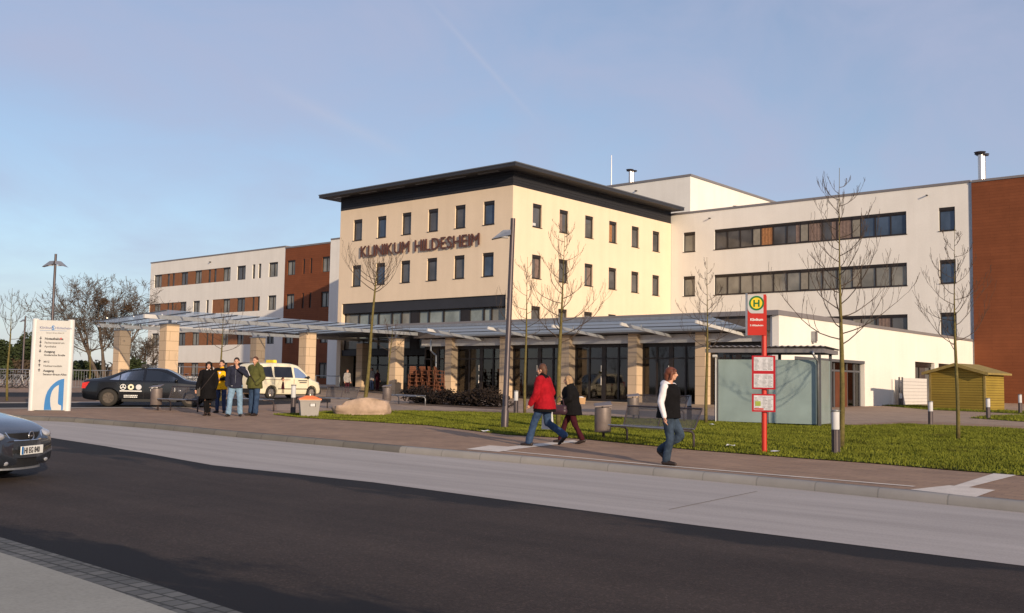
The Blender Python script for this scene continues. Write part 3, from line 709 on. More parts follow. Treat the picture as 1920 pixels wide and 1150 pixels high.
PYS = [26.0, 30.15, 34.72, 39.4, 44.0, 22.3]
for yq in PYS:
    m = MB(); m.bb(45.2, 45.8, yq, yq+.57, .45, 4.30); part(m, 'pillar', 'tan_panel', cf)
# glazed front, bay by bay
edges = sorted(PYS)+[47.0]
for a, b in zip(edges, edges[1:]):
    a2, b2 = a+.58, b-.01
    m = MB(); n = 4; D = CX+.02
    zb = .62
    for i in range(n+1):
        u = a2+(b2-a2)*i/n; ww = .10 if i in (0, n) else (.13 if i == 2 else .05)
        m.bb(D-.06, D+.06, max(a2, u-ww), min(b2, u+ww), zb, 3.80)
    m.bb(D-.05, D+.05, a2, b2, zb, zb+.12); m.bb(D-.05, D+.05, a2, b2, 3.6, 3.79); m.bb(D-.04, D+.04, a2, b2, 2.95, 3.03)
    o = part(m, 'glazing', 'frame_dark', cf)
    m = MB(); m.bb(D-.006, D+.006, a2, b2, zb, 3.79); _fix(m.build('pane', MAT['glass_cafe'], o), cf)
    m = MB(); m.tube([(D-.12, a2+(b2-a2)*.53, 1.5), (D-.12, a2+(b2-a2)*.53, 2.0)], .025, 6); m.tube([(D-.12, a2+(b2-a2)*.53, 2.25), (D-.12, a2+(b2-a2)*.53, 2.6)], .025, 6); _fix(m.build('handle', MAT['steel_bright'], o), cf)
copybox(cf, 'plinth', 'plinth', (CX-1.0, CX+.1, CY+.3, 47.0, .3, .615))
m = MB(); m.bb(CX+.2, TX-.02, CY+.52, 47.2, .6, .63); m.bb(TX-1.5, TX-1.4, CY+.52, 46.7, .63, 4.29); part(m, 'room', 'room_wall', cf)
for yq in (24.8, 27.6, 29.0, 32.2, 33.6, 36.9, 38.3, 41.6): copybox(cf, 'inner_column', 'plinth', (48.2, 48.75, yq, yq+.5, .63, 4.29))
for q in ((47.2, 47.9, 32.9, 33.45, .63, 2.2), (47.5, 48.0, 27.4, 29.2, .63, 1.5), (47.6, 48.1, 31.0, 32.0, .63, 1.45)): copybox(cf, 'counter', 'blind_white', q)
m = MB(); m.bb(48.5, 48.8, CY-.22, CY-.005, 3.92, 4.42); m.bb(48.55, 48.75, CY-.2, CY-.05, 3.84, 3.92); part(m, 'wall_lamp', 'steel_galv', cf)
m = MB(); m.tube([(44.95, 45.6, 4.2), (44.95, 45.6, 3.5), (45.1, 45.45, 3.3), (45.15, 45.3, 3.2), (45.15, 45.3, .5)], .06, 8); part(m, 'downpipe', 'steel_galv', cf, smooth=True)

# ================================================================= glass canopies
ca = thing('cafe_canopy', 'slanted glass canopy on steel brackets along the front of the white pavilion', 'canopy', (CX, 35, 4.3))
Zc = lambda x: 4.32+(45.6-x)*.095
m = MB(); m.poly([(45.55, 23.3, Zc(45.55)), (41.0, 23.3, Zc(41.0)), (41.0, 44.6, Zc(41.0)), (45.55, 44.6, Zc(45.55))]); part(m, 'glass_panel', 'canopy_glass', ca)
for k in range(5):
    m = MB(); x = 41.15+k*1.06; m.beam((x, 23.32, Zc(x)-.03), (x, 44.58, Zc(x)-.03), .05, .045); part(m, 'purlin', 'purlin_grey' if k % 2 else 'frame_grey', ca)
m = MB(); m.beam((40.96, 23.25, Zc(41)), (40.96, 44.6, Zc(41)), .08, .14); part(m, 'edge_beam', 'steel_galv', ca)
for yq in (23.9, 28.1, 32.4, 36.9, 41.6):
    m = MB(); m.beam((45.5, yq, 4.12), (40.7, yq, 4.52), .09, .15); m.beam((42.5, yq, 4.38), (42.5, yq, 4.58), .05, .05); part(m, 'bracket', 'steel_beam', ca)

wk = thing('walkway_canopy', 'long glass roof on sandstone pillars leading over the forecourt to the entrance', 'canopy', (28, 47.8, .4))
Zw = lambda y: 4.83-(y-45.0)*.002; YB = 58.6; SKW = 3.1
X0, X1 = 26.1, 53.6
m = MB(); m.poly([(X0, 45.0, Zw(45.0)), (X1, 45.0, Zw(45.0)), (X1, YB, Zw(YB)), (X0+SKW, YB, Zw(YB))]); part(m, 'glass_panel', 'canopy_glass', wk)
k = 0; x = X0
while x < X1:
    m = MB(); kk = min(1, (X1-x)/SKW); m.beam((x+.04, 45.0, Zw(45.0)-.025), (x+.04+SKW*kk, 45+(YB-45)*kk, Zw(YB)-.025), .06, .055); part(m, 'rafter', 'frame_grey', wk); x += 1.35
for yq, mt in ((46.9, 'steel_beam'), (57.9, 'steel_beam')):
    m = MB(); zt = Zw(yq)-.155; m.beam((X0-.1 if yq < 50 else X0+SKW, yq, zt-.10), (X1, yq, zt-.10), .16, .2); part(m, 'beam', mt, wk)
WP = [(27.95, 47.75), (36.9, 47.75), (44.2, 48.0), (30.47, 57.35), (40.23, 57.45), (49.6, 57.5)]
for x, yq in WP:
    z0 = base(x, yq)+.13
    m = MB(); m.bb(x-.36, x+.36, yq-.34, yq+.34, z0, 4.27); po = part(m, 'pillar', 'tan_panel', wk)
    m = MB(); m.bb(x-.4, x+.4, yq-.38, yq+.38, 4.272, 4.33); m.beam((x, yq, 4.33), (x, yq, Zw(yq)-.3), .12, .12); _fix(m.build('steel_cap', MAT['steel_galv'], po), wk)
for yq in (49.5, 52.5, 55.5):
    for k in range(6):
        m = MB(); m.lathe([(.001, 0), (.05, .0), (.05, .06), (.001, .06)], 8, (28.5+k*4.4, yq, Zw(yq)+.03)); part(m, 'glass_fixing', 'steel_bright', wk)

# ================================================================= things on the roofs
def flue(loc, h, tops, label, gap=.45):
    t = thing('roof_flue', label, 'flue', loc)
    for k in (-.5, .5):
        m = MB(); m.lathe([(.20, 0), (.20, h-.05)], 14, (k*gap, 0, 0)); m.build('pipe', MAT['steel_bright'], t, smooth=True, angle=40)
        m = MB(); m.lathe([(.3, h), (.42, h+.1)], 14, (k*gap*1.7, 0, 0)); m.bb(k*gap-.28, k*gap+.28, -.35, .35, h-.05, h+.02); m.build('cowl', MAT['steel_dark'], t)
    return t
flue((78.0, 21.7, 16.4), 2.6, 2, 'twin steel flue with flat cowls above the right wing beside rust cladding', .5)
fp = at(1184, 352, 108); flue((fp.x, fp.y, 20.5), fp.z+1.8-20.5, 2, 'small twin flue with dark cowls on the plant room roof', .4)
def mast(loc, h, label, arms=False):
    t = thing('roof_mast', label, 'mast', loc)
    m = MB(); m.tube([(0,0,0), (0,0,h*.5), (0,0,h)], [.07, .055, .035], 6); m.build('rod', MAT['steel_bright'], t)
    m = MB(); m.bb(-.15, .15, -.15, .15, 0, .08); m.build('foot', MAT['steel_galv'], t)
    if arms:
        m = MB()
        for z, l in ((h*.93, .45), (h*.86, .8), (h*.6, .3)): m.tube([(-l, l*.4, z), (l, -l*.4, z)], .035, 5)
        m.build('antenna_arms', MAT['steel_dark'], t)
pp = at(1146, 348, 104); mast((pp.x, pp.y, 20.9), 4.4, 'tall thin white rod rising behind the dark roof overhang')
pp = at(1382, 386, 99); mast((pp.x, pp.y, 16.4), 3.1, 'antenna mast with short arms in front of the plant room', True)
pp = at(1902, 330, 92); mast((pp.x, pp.y, 16.5), 2.4, 'thin lightning rod on the roof above the rust cladding')
def young_tree(px, py, top_py, cb, spread, seed, lab, r0=.055, nb=16, lean=(0, 0), grp='young bare trees planted around the forecourt', loc=None, hgt=None):
    rd = random.Random(seed)
    p = loc if loc else g(px, py); dep = (p-Vector((0,0,CAMH))).dot(_f)
    h = hgt if hgt else (py-top_py)/(FPX/dep)
    t = thing('young_tree', lab, 'tree', p, 0, grp)
    m = MB(); pts = []; rs = []
    for k in range(15):
        s = k/14; pts.append(Vector((lean[0]*s+.03*math.sin(s*9+seed), lean[1]*s+.03*math.cos(s*7+seed), h*s-.05 if k == 0 else h*s)))
        rs.append(max(.006, r0*(1-s*.72)*(1 if s < cb/h else max(.1, 1-(s-cb/h)/(1-cb/h)))))
    m.tube(pts, rs, 8); m.build('trunk', MAT['bark_young'], t, smooth=True)
    def tp(s):
        q = s*14; i = min(13, int(q)); return pts[i].lerp(pts[i+1], q-i)
    m = MB()
    def grow(p, d, L, r, lvl):
        n = 7; q = [p.copy()]; rr = [r]; cur = p.copy(); dd = d.copy()
        for k in range(n):
            dd = (dd+Vector((rd.gauss(0, .11), rd.gauss(0, .11), .17+rd.gauss(0, .07)))).normalized()
            cur = cur+dd*L/n; q.append(cur.copy()); rr.append(max(.0035, r*(1-(k+1)/n*.8)))
            if lvl < 2 and k > 0 and rd.random() < (.85 if lvl == 0 else .5):
                sd = (dd+Vector((rd.uniform(-1, 1), rd.uniform(-1, 1), rd.uniform(-.1, .6)))*.75).normalized()
                grow(cur, sd, L*rd.uniform(.25, .5), rr[-1]*.7, lvl+1)
        m.tube(q, rr, 5 if lvl == 0 else 4, caps=False)
    for k in range(nb):
        s = (cb+(h*.93-cb)*(k/(nb-1))**1.05)/h; a = k*2.4+rd.uniform(-.5, .5)
        L = spread*(1.45-1.1*(k/(nb-1)))*rd.uniform(.75, 1.2)
        el = rd.uniform(-.05, .45)
        grow(tp(min(.98, s)), Vector((math.cos(a), math.sin(a), el)).normalized(), L, .0125*(1-.5*k/nb)*r0/.055, 0)
    m.build('crown', MAT['bark_twig'], t)
    return t
YT = 'bare young tree with upswept twigs '
young_tree(1578, 843, 308, 2.35, 1.25, 1, YT+'on the lawn right of the red bus stop pole', .068, 27)
young_tree(1795, 826, 420, 2.4, 1.05, 2, YT+'on the lawn in front of the wooden shed', .056, 22)
young_tree(1045, 800, 405, 2.5, 1.15, 3, YT+'beside the couple walking left', .075, 25, (.12, -.1))
young_tree(984, 776, 480, 3.0, 1.1, 4, YT+'between the tall lamp post and the red jacket', .06, 16)
young_tree(1325, 795, 480, 2.4, .95, 5, YT+'at the left end of the bus shelter', .06, 17)
young_tree(683, 776, 480, 4.4, 1.35, 6, YT+'growing behind the pale boulder', .078, 18, (.26, -.20))
young_tree(722, 754, 600, 2.4, 1.0, 7, YT+'beside the grey bin near the entrance', .055, 11, (.25, -.2))
young_tree(412, 752, 585, 2.3, 1.1, 8, YT+'behind the group of four people', .06, 14)
young_tree(12, 752, 540, 2.6, 1.0, 9, YT+'at the far left edge by the railing', .055, 14)
young_tree(166, 745, 655, 2.6, 1.2, 10, YT+'between the white sign pylon and the railing', .06, 12)

def fast_tubes(items, n, mat, name, parent):
    """many thin limbs at once: items = (points, radii)"""
    VS, FS, off = [], [], 0
    ang = np.arange(n)*2*np.pi/n; ca, sa = np.cos(ang), np.sin(ang)
    for pts, rad in items:
        p = np.array(pts); k = len(p); d = np.gradient(p, axis=0); d /= np.linalg.norm(d, axis=1, keepdims=True)+1e-9
        ref = np.array([1., 0, 0]) if abs(d[0][2]) > .8 else np.array([0, 0, 1.])
        a = np.cross(d, ref); a /= np.linalg.norm(a, axis=1, keepdims=True)+1e-9; b = np.cross(d, a)
        r = np.array(rad)[:, None, None]
        VS.append((p[:, None, :]+r*(a[:, None, :]*ca[None, :, None]+b[:, None, :]*sa[None, :, None])).reshape(-1, 3))
        i = np.arange(k-1)[:, None]*n; j = np.arange(n)[None, :]; j2 = (j+1) % n
        FS.append(np.stack([i+j, i+j2, i+n+j2, i+n+j], -1).reshape(-1, 4)+off); off += k*n
    V_ = np.concatenate(VS); F_ = np.concatenate(FS).astype(np.int32); me = bpy.data.meshes.new(name)
    me.vertices.add(len(V_)); me.vertices.foreach_set('co', V_.ravel()); me.loops.add(F_.size); me.loops.foreach_set('vertex_index', F_.ravel())
    me.polygons.add(len(F_)); me.polygons.foreach_set('loop_start', np.arange(0, F_.size, 4, dtype=np.int32)); me.update(calc_edges=True)
    return link_mesh(me, name, MAT[mat], parent)
def big_tree(loc, h, seed, lab, nst=3, name='bare_tree', spread=.36):
    rs = np.random.RandomState(seed); t = thing(name, lab, 'tree', loc); tr, cr = [], []
    def grow(p, d, L, r, lvl, up):
        n = 8 if lvl == 0 else 5; q = [p]; rr = [r]; dd = d
        for k in range(n):
            dd = dd+rs.normal(0, .10 if lvl == 0 else .16, 3)+np.array([0, 0, up]); dd = dd/np.linalg.norm(dd)
            q.append(q[-1]+dd*L/n); rr.append(max(.014, r*(1-(k+1)/n*.72)))
            if lvl < 4 and k >= (3 if lvl == 0 else 1):
                for _ in range((2, 2, 2, 2)[lvl]):
                    if rs.rand() < (.85, .72, .66, .6)[lvl]:
                        sd = dd*.75+rs.normal(0, .55, 3)+np.array([0, 0, .12]); sd /= np.linalg.norm(sd)
                        grow(q[-1], sd, L*rs.uniform(.36, .6), rr[-1]*.6, lvl+1, .05)
        (tr if lvl == 0 else cr).append((q, rr))
    for k in range(nst):
        a = k*6.283/nst+rs.uniform(-.3, .3); c = np.array([math.cos(a), math.sin(a), 0])
        d = c*spread*rs.uniform(.5, 1.1)+np.array([0, 0, 1]); grow(c*.4+np.array([0, 0, -.1]), d/np.linalg.norm(d), h*.74, .2, 0, -.01)
    fast_tubes(tr, 7, 'bark_old', 'trunk', t); fast_tubes(cr, 3, 'bark_old', 'crown', t)
    return t
pb = at(196, 730, 98); pb.z = base(pb.x, pb.y)
bt = big_tree(pb, 8.9, 12, 'large old bare tree with several stems left of the walkway roof', 6)
for (px, py, r) in ((195, 565, .38), (240, 577, .5)):
    q = at(px, py, 97)-pb
    rd = random.Random(px); m = MB()
    for k in range(160):
        d = Vector((rd.gauss(0,1), rd.gauss(0,1), rd.gauss(0,.8))).normalized()
        e = Vector((rd.gauss(0,1), rd.gauss(0,1), rd.gauss(0,.5))).normalized()
        c = q+d*r*rd.uniform(.3, 1)
        m.tube([c-e*r*.5, c+e*r*.5], .018, 3, caps=False)
    m.build('nest', MAT['nest'], bt)
p2 = at(268, 730, 118); p2.z = base(p2.x, p2.y); big_tree(p2, 4.8, 31, 'smaller bare tree behind the walkway roof next to the white wing', 3)

def leafy(name, loc, rx, ry, rz, n, mat, seed, lab, cat='shrub', grp=None, leaf=.12, z0=.0, stem=True):
    rd = random.Random(seed); t = thing(name, lab, cat, loc, 0, grp)
    m = MB()
    lob = [(Vector((rd.uniform(-.6, .6)*rx, rd.uniform(-.6, .6)*ry, z0+rz*rd.uniform(.3, 1.45))), rd.uniform(.3, .6)) for _ in range(12)]
    for k in range(n):
        c, s = rd.choice(lob)
        d = Vector((rd.gauss(0,1), rd.gauss(0,1), rd.gauss(0,1))).normalized()*rd.random()**.33
        p = c+Vector((d.x*rx*s, d.y*ry*s, d.z*rz*s))
        if p.z < .03: p.z = .03
        a = Vector((rd.gauss(0,1), rd.gauss(0,1), rd.gauss(0,.6))).normalized()*leaf; b = a.cross(Vector((rd.gauss(0,1), rd.gauss(0,1), rd.gauss(0,1)))).normalized()*leaf*.45
        m.poly([p-a, p+b, p+a, p-b])
    m.build('crown', MAT[mat], t)
    if stem:
        m = MB(); m.tube([(0,0,-.05), (0.03,0,z0+rz*.6), (0,0.05,z0+rz*1.5)], [.05+.02*rz, .04+.01*rz, .02], 7); m.build('trunk', MAT['bark_old'], t)
    return t
def gz(px, depth):
    p = at(px, 705, depth); p.z = base(p.x, p.y)+.05; return p
leafy('evergreen_tree', gz(40, 110), 2.6, 2.6, 3.1, 5200, 'evergreen', 41, 'dark evergreen tree rising behind the left railing', 'tree', None, .24)
leafy('evergreen_tree', gz(-15, 105), 2.4, 2.4, 2.4, 3200, 'evergreen', 42, 'lower evergreen tree cut by the left edge of the picture', 'tree', None, .24)
for i, (px, dd, rx, rz, mt, lab) in enumerate((
    (85, 108, 4.5, 1.25, 'shrub_brown', 'brown winter hedge behind the white sign pylon'),
    (150, 104, 3.4, 1.35, 'evergreen', 'low dark bush just right of the white sign pylon'),
    (205, 112, 4.0, 1.2, 'shrub_brown', 'brown bush at the foot of the old bare tree'),
    (252, 110, 1.6, 1.45, 'evergreen', 'round dark bush left of the white wing'),
    (-20, 108, 4.5, 1.4, 'shrub_brown', 'brown hedge at the far left edge'))):
    leafy('bush', gz(px, dd), rx, rx*.7, rz, 2600, mt, 60+i, lab, 'bush', None, .2, stem=False)
# clipped dark shrubs in the bed by the pavilion terrace
HA, HB = P(772, 757), P(942, 766)
for i in range(9):
    f = (i+.5)/9; q = HA.lerp(HB, f); lo = G(q.x+.5, q.y+.6, .13)
    leafy('bed_shrub', lo, .8, .8, .42+.09*math.sin(i*2.1), 900, 'shrub_dark', 80+i, 'low dark reddish shrub in the bed before the pavilion pillars', 'shrub', 'low dark shrubs in the terrace bed', .07, stem=False)
sheet('shrub_bed', [P(766,758), P(800,761), P(946,769), P(946,762), P(900,756), P(770,751)], .148, 'soil')

# boulder
bp = g(679, 779)
t = thing('boulder', 'pale reddish stone boulder with flat top lying at the edge of the grass', 'boulder', bp, YAW-R(90)+.05)
rs = random.Random(5); m = MB(); bm = bmesh.new(); bmesh.ops.create_cube(bm, size=1.0)
bmesh.ops.subdivide_edges(bm, edges=bm.edges[:], cuts=9, use_grid_fill=True)
from mathutils import noise as mnoise
for v in bm.verts:
    c = v.co.copy(); s = c.normalized()*.62; c = c.lerp(s, .38)
    n = mnoise.fractal(c*2.3+Vector((3,1,7)), .9, 2.0, 4)*.11
    c += c.normalized()*n
    top = .53+.09*math.sin(c.x*5+1)-.1*(c.x < -.3)
    v.co = Vector((c.x*1.75, c.y*.95, min((c.z+.42)*.82, top)))
me = bpy.data.meshes.new('rock'); bm.to_mesh(me); bm.free(); link_mesh(me, 'rock', MAT['stone'], t)
IMGR = Vector((math.sin(YAW), -math.cos(YAW), 0))      # horizontal direction that runs to the right of the photo
TOCAM = Vector((-FX, -FY, 0))
RZF = YAW-R(90)                                         # rotation that makes local +x run right in the photo and local -y face the camera
def face_rz(p):                                          # local -y looks at the camera from p
    return math.atan2(p.y, p.x)-R(90)

# ---------------------------------------------------------------- street lamps
def hood(m, sgn):
    # wedge shaped roof lamp: from the pole out to one side
    A = [(sgn*.05,-.16,.10),(sgn*.05,.16,.10),(sgn*.62,.13,-.05),(sgn*.62,-.13,-.05)]
    T = [(sgn*.05,-.05,.27),(sgn*.05,.05,.27),(sgn*.28,.04,.25),(sgn*.28,-.04,.25)]
    m.add(A+T, [(0,1,2,3),(4,7,6,5),(0,4,5,1),(1,5,6,2),(2,6,7,3),(3,7,4,0)])
def lamp(p, h, rz, sides, lab, r=.075, sc=1.0):
    t = thing('street_lamp', lab, 'street lamp', p, rz)
    m = MB(); m.lathe([(r*1.25, -.02), (r*1.25, .5), (r, .55), (r*.8, h)], 14); m.build('pole', MAT['steel_dark'], t, smooth=True, angle=40)
    m = MB(); m.bb(-.02, .02, -.05, .05, h*.11, h*.11+.28)
    for i in range(len(m.v)): m.v[i] = (m.v[i][0], m.v[i][1]-r*1.2, m.v[i][2])
    m.build('service_door', MAT['steel_dark'], t)
    for s in sides:
        m = MB(); hood(m, s); m.v = [(x*sc, y*sc, z*sc+h-.62*sc) for x, y, z in m.v]; ho = m.build('lamp_hood', MAT['steel_galv'], t)
        m = MB(); m.bb(min(s*.12, s*.5), max(s*.12, s*.5), -.1, .1, .02, .045); m.v = [(x*sc, y*sc, z*sc+h-.62*sc) for x, y, z in m.v]; m.build('diffuser', MAT['lamp_glass'], ho)
    return t
p = g(946, 804); lamp(p, 6.0, RZF, (-1,), 'tall grey lamp post with one wedge shaped head on the lawn before the entrance', .085, .95).rotation_euler = (0, R(1.3), RZF)
p = at(93, 700, 58); p.z = base(p.x, p.y)+.1; lamp(p, 8.0, RZF, (-1, 1), 'double headed lamp post rising behind the white sign pylon', .085, 1.15)
p = at(42, 700, 92); p.z = base(p.x, p.y)+.1; lamp(p, 5.9, RZF, (-1,), 'distant small lamp post left of the white sign pylon', .09, .8)

# ---------------------------------------------------------------- bollard lights
def bollard(p, h, lab, proto=None):
    if proto: t = copy_tree(proto); t.location = p; t.scale = (1, 1, h/.9)
    else:
        t = thing('bollard_light', '', 'bollard light', p, RZF, 'bollard lights along the paths')
        m = MB(); m.lathe([(.085, -.03), (.085, .50), (.075, .51)], 16)
        for k in range(3):
            a = k*2.1; m.bb(.088*math.cos(a)-.006, .088*math.cos(a)+.006, .088*math.sin(a)-.006, .088*math.sin(a)+.006, .02, .5)
        m.build('post', MAT['steel_dark'], t, smooth=True, angle=40)
        m = MB(); m.lathe([(.078, .512), (.082, .53), (.082, .87)], 16); m.build('diffuser', MAT['lamp_glass'], t, smooth=True, angle=40)
        m = MB(); m.lathe([(.09, .872), (.095, .885), (.095, .905), (.02, .91)], 16); m.build('cap', MAT['steel_galv'], t, smooth=True, angle=40)
    t['label'] = lab
    return t
bp0 = None
for px, py, top, lab in ((1567,853,770,'near bollard light right of the red bus stop pole'), (1745,796,753,'bollard light on the path left of the wooden shed trunk'), (1853,786,747,'bollard light in front of the right side of the wooden shed'),
    (1689,761,737,'tiny bollard light before the white garden screen'), (1913,776,740,'bollard light at the right picture edge by the rust wall'), (967,776,733,'bollard light right of the tall lamp post'), (549,777,722,'bollard light beside the orange lidded grit bin'), (1292,787,742,'bollard light behind the young man in the black vest')):
    p = g(px, py); d = (p-Vector((0,0,CAMH))).dot(_f); h = (py-top)*d/FPX
    b = bollard(p, h, lab, bp0); bp0 = bp0 or b
    if b is bp0: b.scale = (1, 1, h/.9)

# ---------------------------------------------------------------- litter bins
def bin_(p, h, rz, lab, proto=None):
    if proto: t = copy_tree(proto); t.location = p; t.rotation_euler.z = rz
    else:
        t = thing('litter_bin', '', 'litter bin', p, rz, 'round metal litter bins')
        m = MB(); m.tube([(.03, .12, -.05), (.03, .12, .5)], .035, 8); m.build('post', MAT['steel_dark'], t, smooth=True)
        m = MB(); m.lathe([(.19, .20), (.20, .215), (.20, .78), (.185, .785), (.18, .70)], 20); m.build('drum', MAT['bin_metal'], t, smooth=True, angle=35)
        m = MB(); m.add([(-.21,-.2,.80),(.2,-.2,.84),(.2,.2,.92),(-.21,.2,.86),(-.21,-.2,.82),(.2,-.2,.86),(.2,.2,.94),(-.21,.2,.88)], [(0,3,2,1),(4,5,6,7),(0,1,5,4),(1,2,6,5),(2,3,7,6),(3,0,4,7)])
        m.bb(-.02, .02, .17, .2, .78, .88); m.bb(.14, .2, -.04, .04, .74, .80); m.build('lid', MAT['bin_metal'], t)
    t['label'] = lab
    return t
b0 = bin_(g(1130, 826), .9, RZF, 'rounded brown metal litter bin left of the near bench')
bin_(g(1187, 789), .9, RZF, 'litter bin standing behind the near bench on the path', b0)
bin_(g(292, 770), .9, RZF, 'litter bin beside the left bench in front of the black taxi', b0)
bin_(g(725, 760), .9, RZF, 'litter bin left of the shrub bed near the entrance', b0)

# ---------------------------------------------------------------- benches
def bench(p, rz, L, lab, back=True, light=False):
    t = thing('bench', lab, 'bench', p, rz, 'steel mesh benches')
    sm = MAT['perforated_steel'] if not light else MAT['steel_galv']
    m = MB(); n = 8; prof = [(-.26, .41), (-.25, .445), (-.1, .44), (.08, .43), (.2, .45), (.21, .43)]
    k = len(prof); vs = [(x, y, z) for x in (-L/2, L/2) for y, z in prof]+[(x, y, z-.025) for x in (-L/2, L/2) for y, z in prof]
    m.add(vs, [(i, i+1, k+i+1, k+i) for i in range(k-1)]+[(2*k+i, 3*k+i, 3*k+i+1, 2*k+i+1) for i in range(k-1)]); m.build('seat', sm, t)
    m = MB(); m.tube([(-L/2, -.26, .43), (L/2, -.26, .43)], .02, 6); m.tube([(-L/2, .21, .43), (L/2, .21, .43)], .02, 6); m.build('seat_rail', MAT['steel_galv'], t)
    if back:
        m = MB(); m.prism([(-L/2, .24, .45), (L/2, .24, .45), (L/2+.05, .40, .86), (-L/2-.05, .40, .86)], (0, .012, 0)); m.build('backrest', sm, t)
        m = MB(); m.tube([(-L/2-.06, .40, .87), (L/2+.06, .40, .87)], .022, 6); m.tube([(-L/2, .22, .43), (-L/2-.05, .40, .86)], .018, 6); m.tube([(L/2, .22, .43), (L/2+.05, .40, .86)], .018, 6); m.tube([(0, .22, .43), (0, .40, .86)], .015, 6); m.build('back_frame', MAT['steel_dark'], t)
    for s in (-1, 1):
        m = MB(); x = s*L*.47
        m.tube([(x, -.24, .405), (x, .08, .395), (x, .20, .37), (x, .26, .31), (x, .27, .22), (x, .27, -.05)], .027, 8); m.build('leg', MAT['steel_dark' if not light else 'steel_galv'], t, smooth=True)
    return t
def bench_px(a, b, lab, lift=0, back=True, light=False):
    A, B = g(*a), g(*b); d = B-A; L = d.length
    rz = math.atan2(d.y, d.x); mid = (A+B)/2; off = Matrix.Rotation(rz, 3, 'Z') @ Vector((0, -.27, 0))
    p = mid+off; p.z = base(p.x, p.y)+.13
    return bench(p, rz, L, lab, back, light)
bench_px((1172, 830), (1305, 843), 'near steel bench with mesh back between the litter bin and the young man')
bench_px((318, 770), (372, 773), 'steel bench with mesh back in front of the black taxi')
bench_px((450, 768), (515, 772), 'steel bench behind the group of people near the grit bin', back=False)
bench_px((612, 766), (668, 768), 'steel bench with mesh back behind the boulder')
bench_px((746, 757), (799, 761), 'pale backless steel bench before the terrace shrubs', back=False, light=True)
bench_px((1195, 787), (1285, 792), 'farther steel bench on the path behind the near bench')

# ---------------------------------------------------------------- grit bin
p = g(579, 782)
t = thing('grit_bin', 'grey plastic grit bin with orange lid at the left tip of the lawn', 'grit bin', p, face_rz(p)+.12)
def frus(m, a, b, c, d, z0, z1): m.add([(-a,-b,z0),(a,-b,z0),(a,b,z0),(-a,b,z0),(-c,-d,z1),(c,-d,z1),(c,d,z1),(-c,d,z1)], [(0,3,2,1),(4,5,6,7),(0,1,5,4),(1,2,6,5),(2,3,7,6),(3,0,4,7)])
m = MB(); frus(m, .27, .22, .33, .27, 0, .52); frus(m, .35, .29, .35, .29, .521, .56); m.build('body', MAT['plastic_grey'], t)
m = MB(); frus(m, .37, .31, .36, .30, .562, .60); frus(m, .36, .30, .12, .10, .601, .70); m.build('lid', MAT['plastic_orange'], t)
m = MB(); m.bb(.0, .17, -.262, -.25, .36, .44); lb = m.build('label_plate', MAT['paper'], t)
m = MB(); m.bb(-.012, .008, -.27, -.255, .35, .45); m.bb(.162, .182, -.27, -.255, .35, .45); m.build('handle', MAT['plastic_black'], t)

# ---------------------------------------------------------------- directory pylon
A, B_ = g(57, 770), g(127, 767.5)
d = (B_-A); d.z = 0; W = d.length; rz = math.atan2(d.y, d.x); mid = (A+B_)/2
mid = Vector((A.x, A.y, 0))+Matrix.Rotation(RZF+.10, 3, 'Z') @ Vector((.62, 0, 0)); mid.z = base(mid.x, mid.y)+.13
t = thing('directory_sign', 'white hospital directory pylon with blue swoosh emblem and lines of directions', 'sign', mid, RZF+.28)
HW, HH = .53, 3.08
m = MB(); m.bb(-HW, HW, -.11, .11, .02, HH); m.build('panel', MAT['sign_white'], t)
for s in (-1, 1):
    m = MB(); m.lathe([(.112, 0), (.112, HH+.03), (.09, HH+.05)], 16, (s*(HW+.03), 0, 0)); m.build('side_post', MAT['aluminium_white'], t, smooth=True, angle=40)
fy = -.1135
F = lambda u, v: (-HW+u*2*HW, fy, v*HH)       # u 0..1 left to right, v 0..1 bottom to top
def writ(m, s, size, u, v, align='LEFT', bold=0.0): add_text(m, s, size, .004, F(u, v), (1,0,0), (0,0,1), align, bold)
m = MB(); writ(m, 'Klinikum', .118, .10, .905); m.build('heading', MAT['sign_navy'], t); m = MB(); writ(m, 'Hildesheim', .118, .56, .905); m.build('heading', MAT['sign_navy'], t)
m = MB(); writ(m, 'S', .21, .455, .895, bold=.006); m.bb(-HW+.12, HW-.1, fy-.002, fy+.002, .885*HH, .888*HH); m.build('emblem', MAT['sign_blue'], t)
m = MB(); writ(m, 'Senator-Braun-Allee 33', .06, .30, .855); m.build('subtitle', MAT['sign_text'], t)
lines = [('Notaufnahme', .785, .02, .115), ('Facharztzentrum', .742, .006, .10), ('Apotheke', .70, .006, .10), ('Ausgang', .642, .02, .11), ('Goslarsche Straße', .606, .012, .098), ('MVZ', .53, .006, .10), ('Nuklearmedizin', .485, .006, .10), ('Ausgang', .43, .02, .11), ('Senator-Braun-Allee', .392, .012, .098)]
for s_, v, b_, sz in lines:
    m = MB(); writ(m, s_, sz*.92, .27, v, bold=b_*.25); m.build('direction_line', MAT['sign_text'], t)
for v, up in ((.79, 0), (.747, 0), (.705, 0), (.647, 0), (.535, 1), (.49, 1), (.435, 1)):
    m = MB(); c = Vector(F(.15, v+.012)); k = 1 if up else -1
    m.prism([c+Vector((-.045,0,0)), c+Vector((.045,0,0)), c+Vector((0,0,.06*k))], (0,-.003,0)); m.bb(c.x-.015, c.x+.015, c.y-.002, c.y, min(c.z, c.z-.05*k), max(c.z, c.z-.05*k))
    m.build('arrow', MAT['sign_text'], t)
m = MB(); c = Vector(F(.75, .80)); m.bb(c.x-.04, c.x+.04, fy-.003, fy, c.z-.012, c.z+.012); m.bb(c.x-.012, c.x+.012, fy-.0035, fy, c.z-.04, c.z+.04); m.build('red_cross_mark', MAT['red_dark'], t)
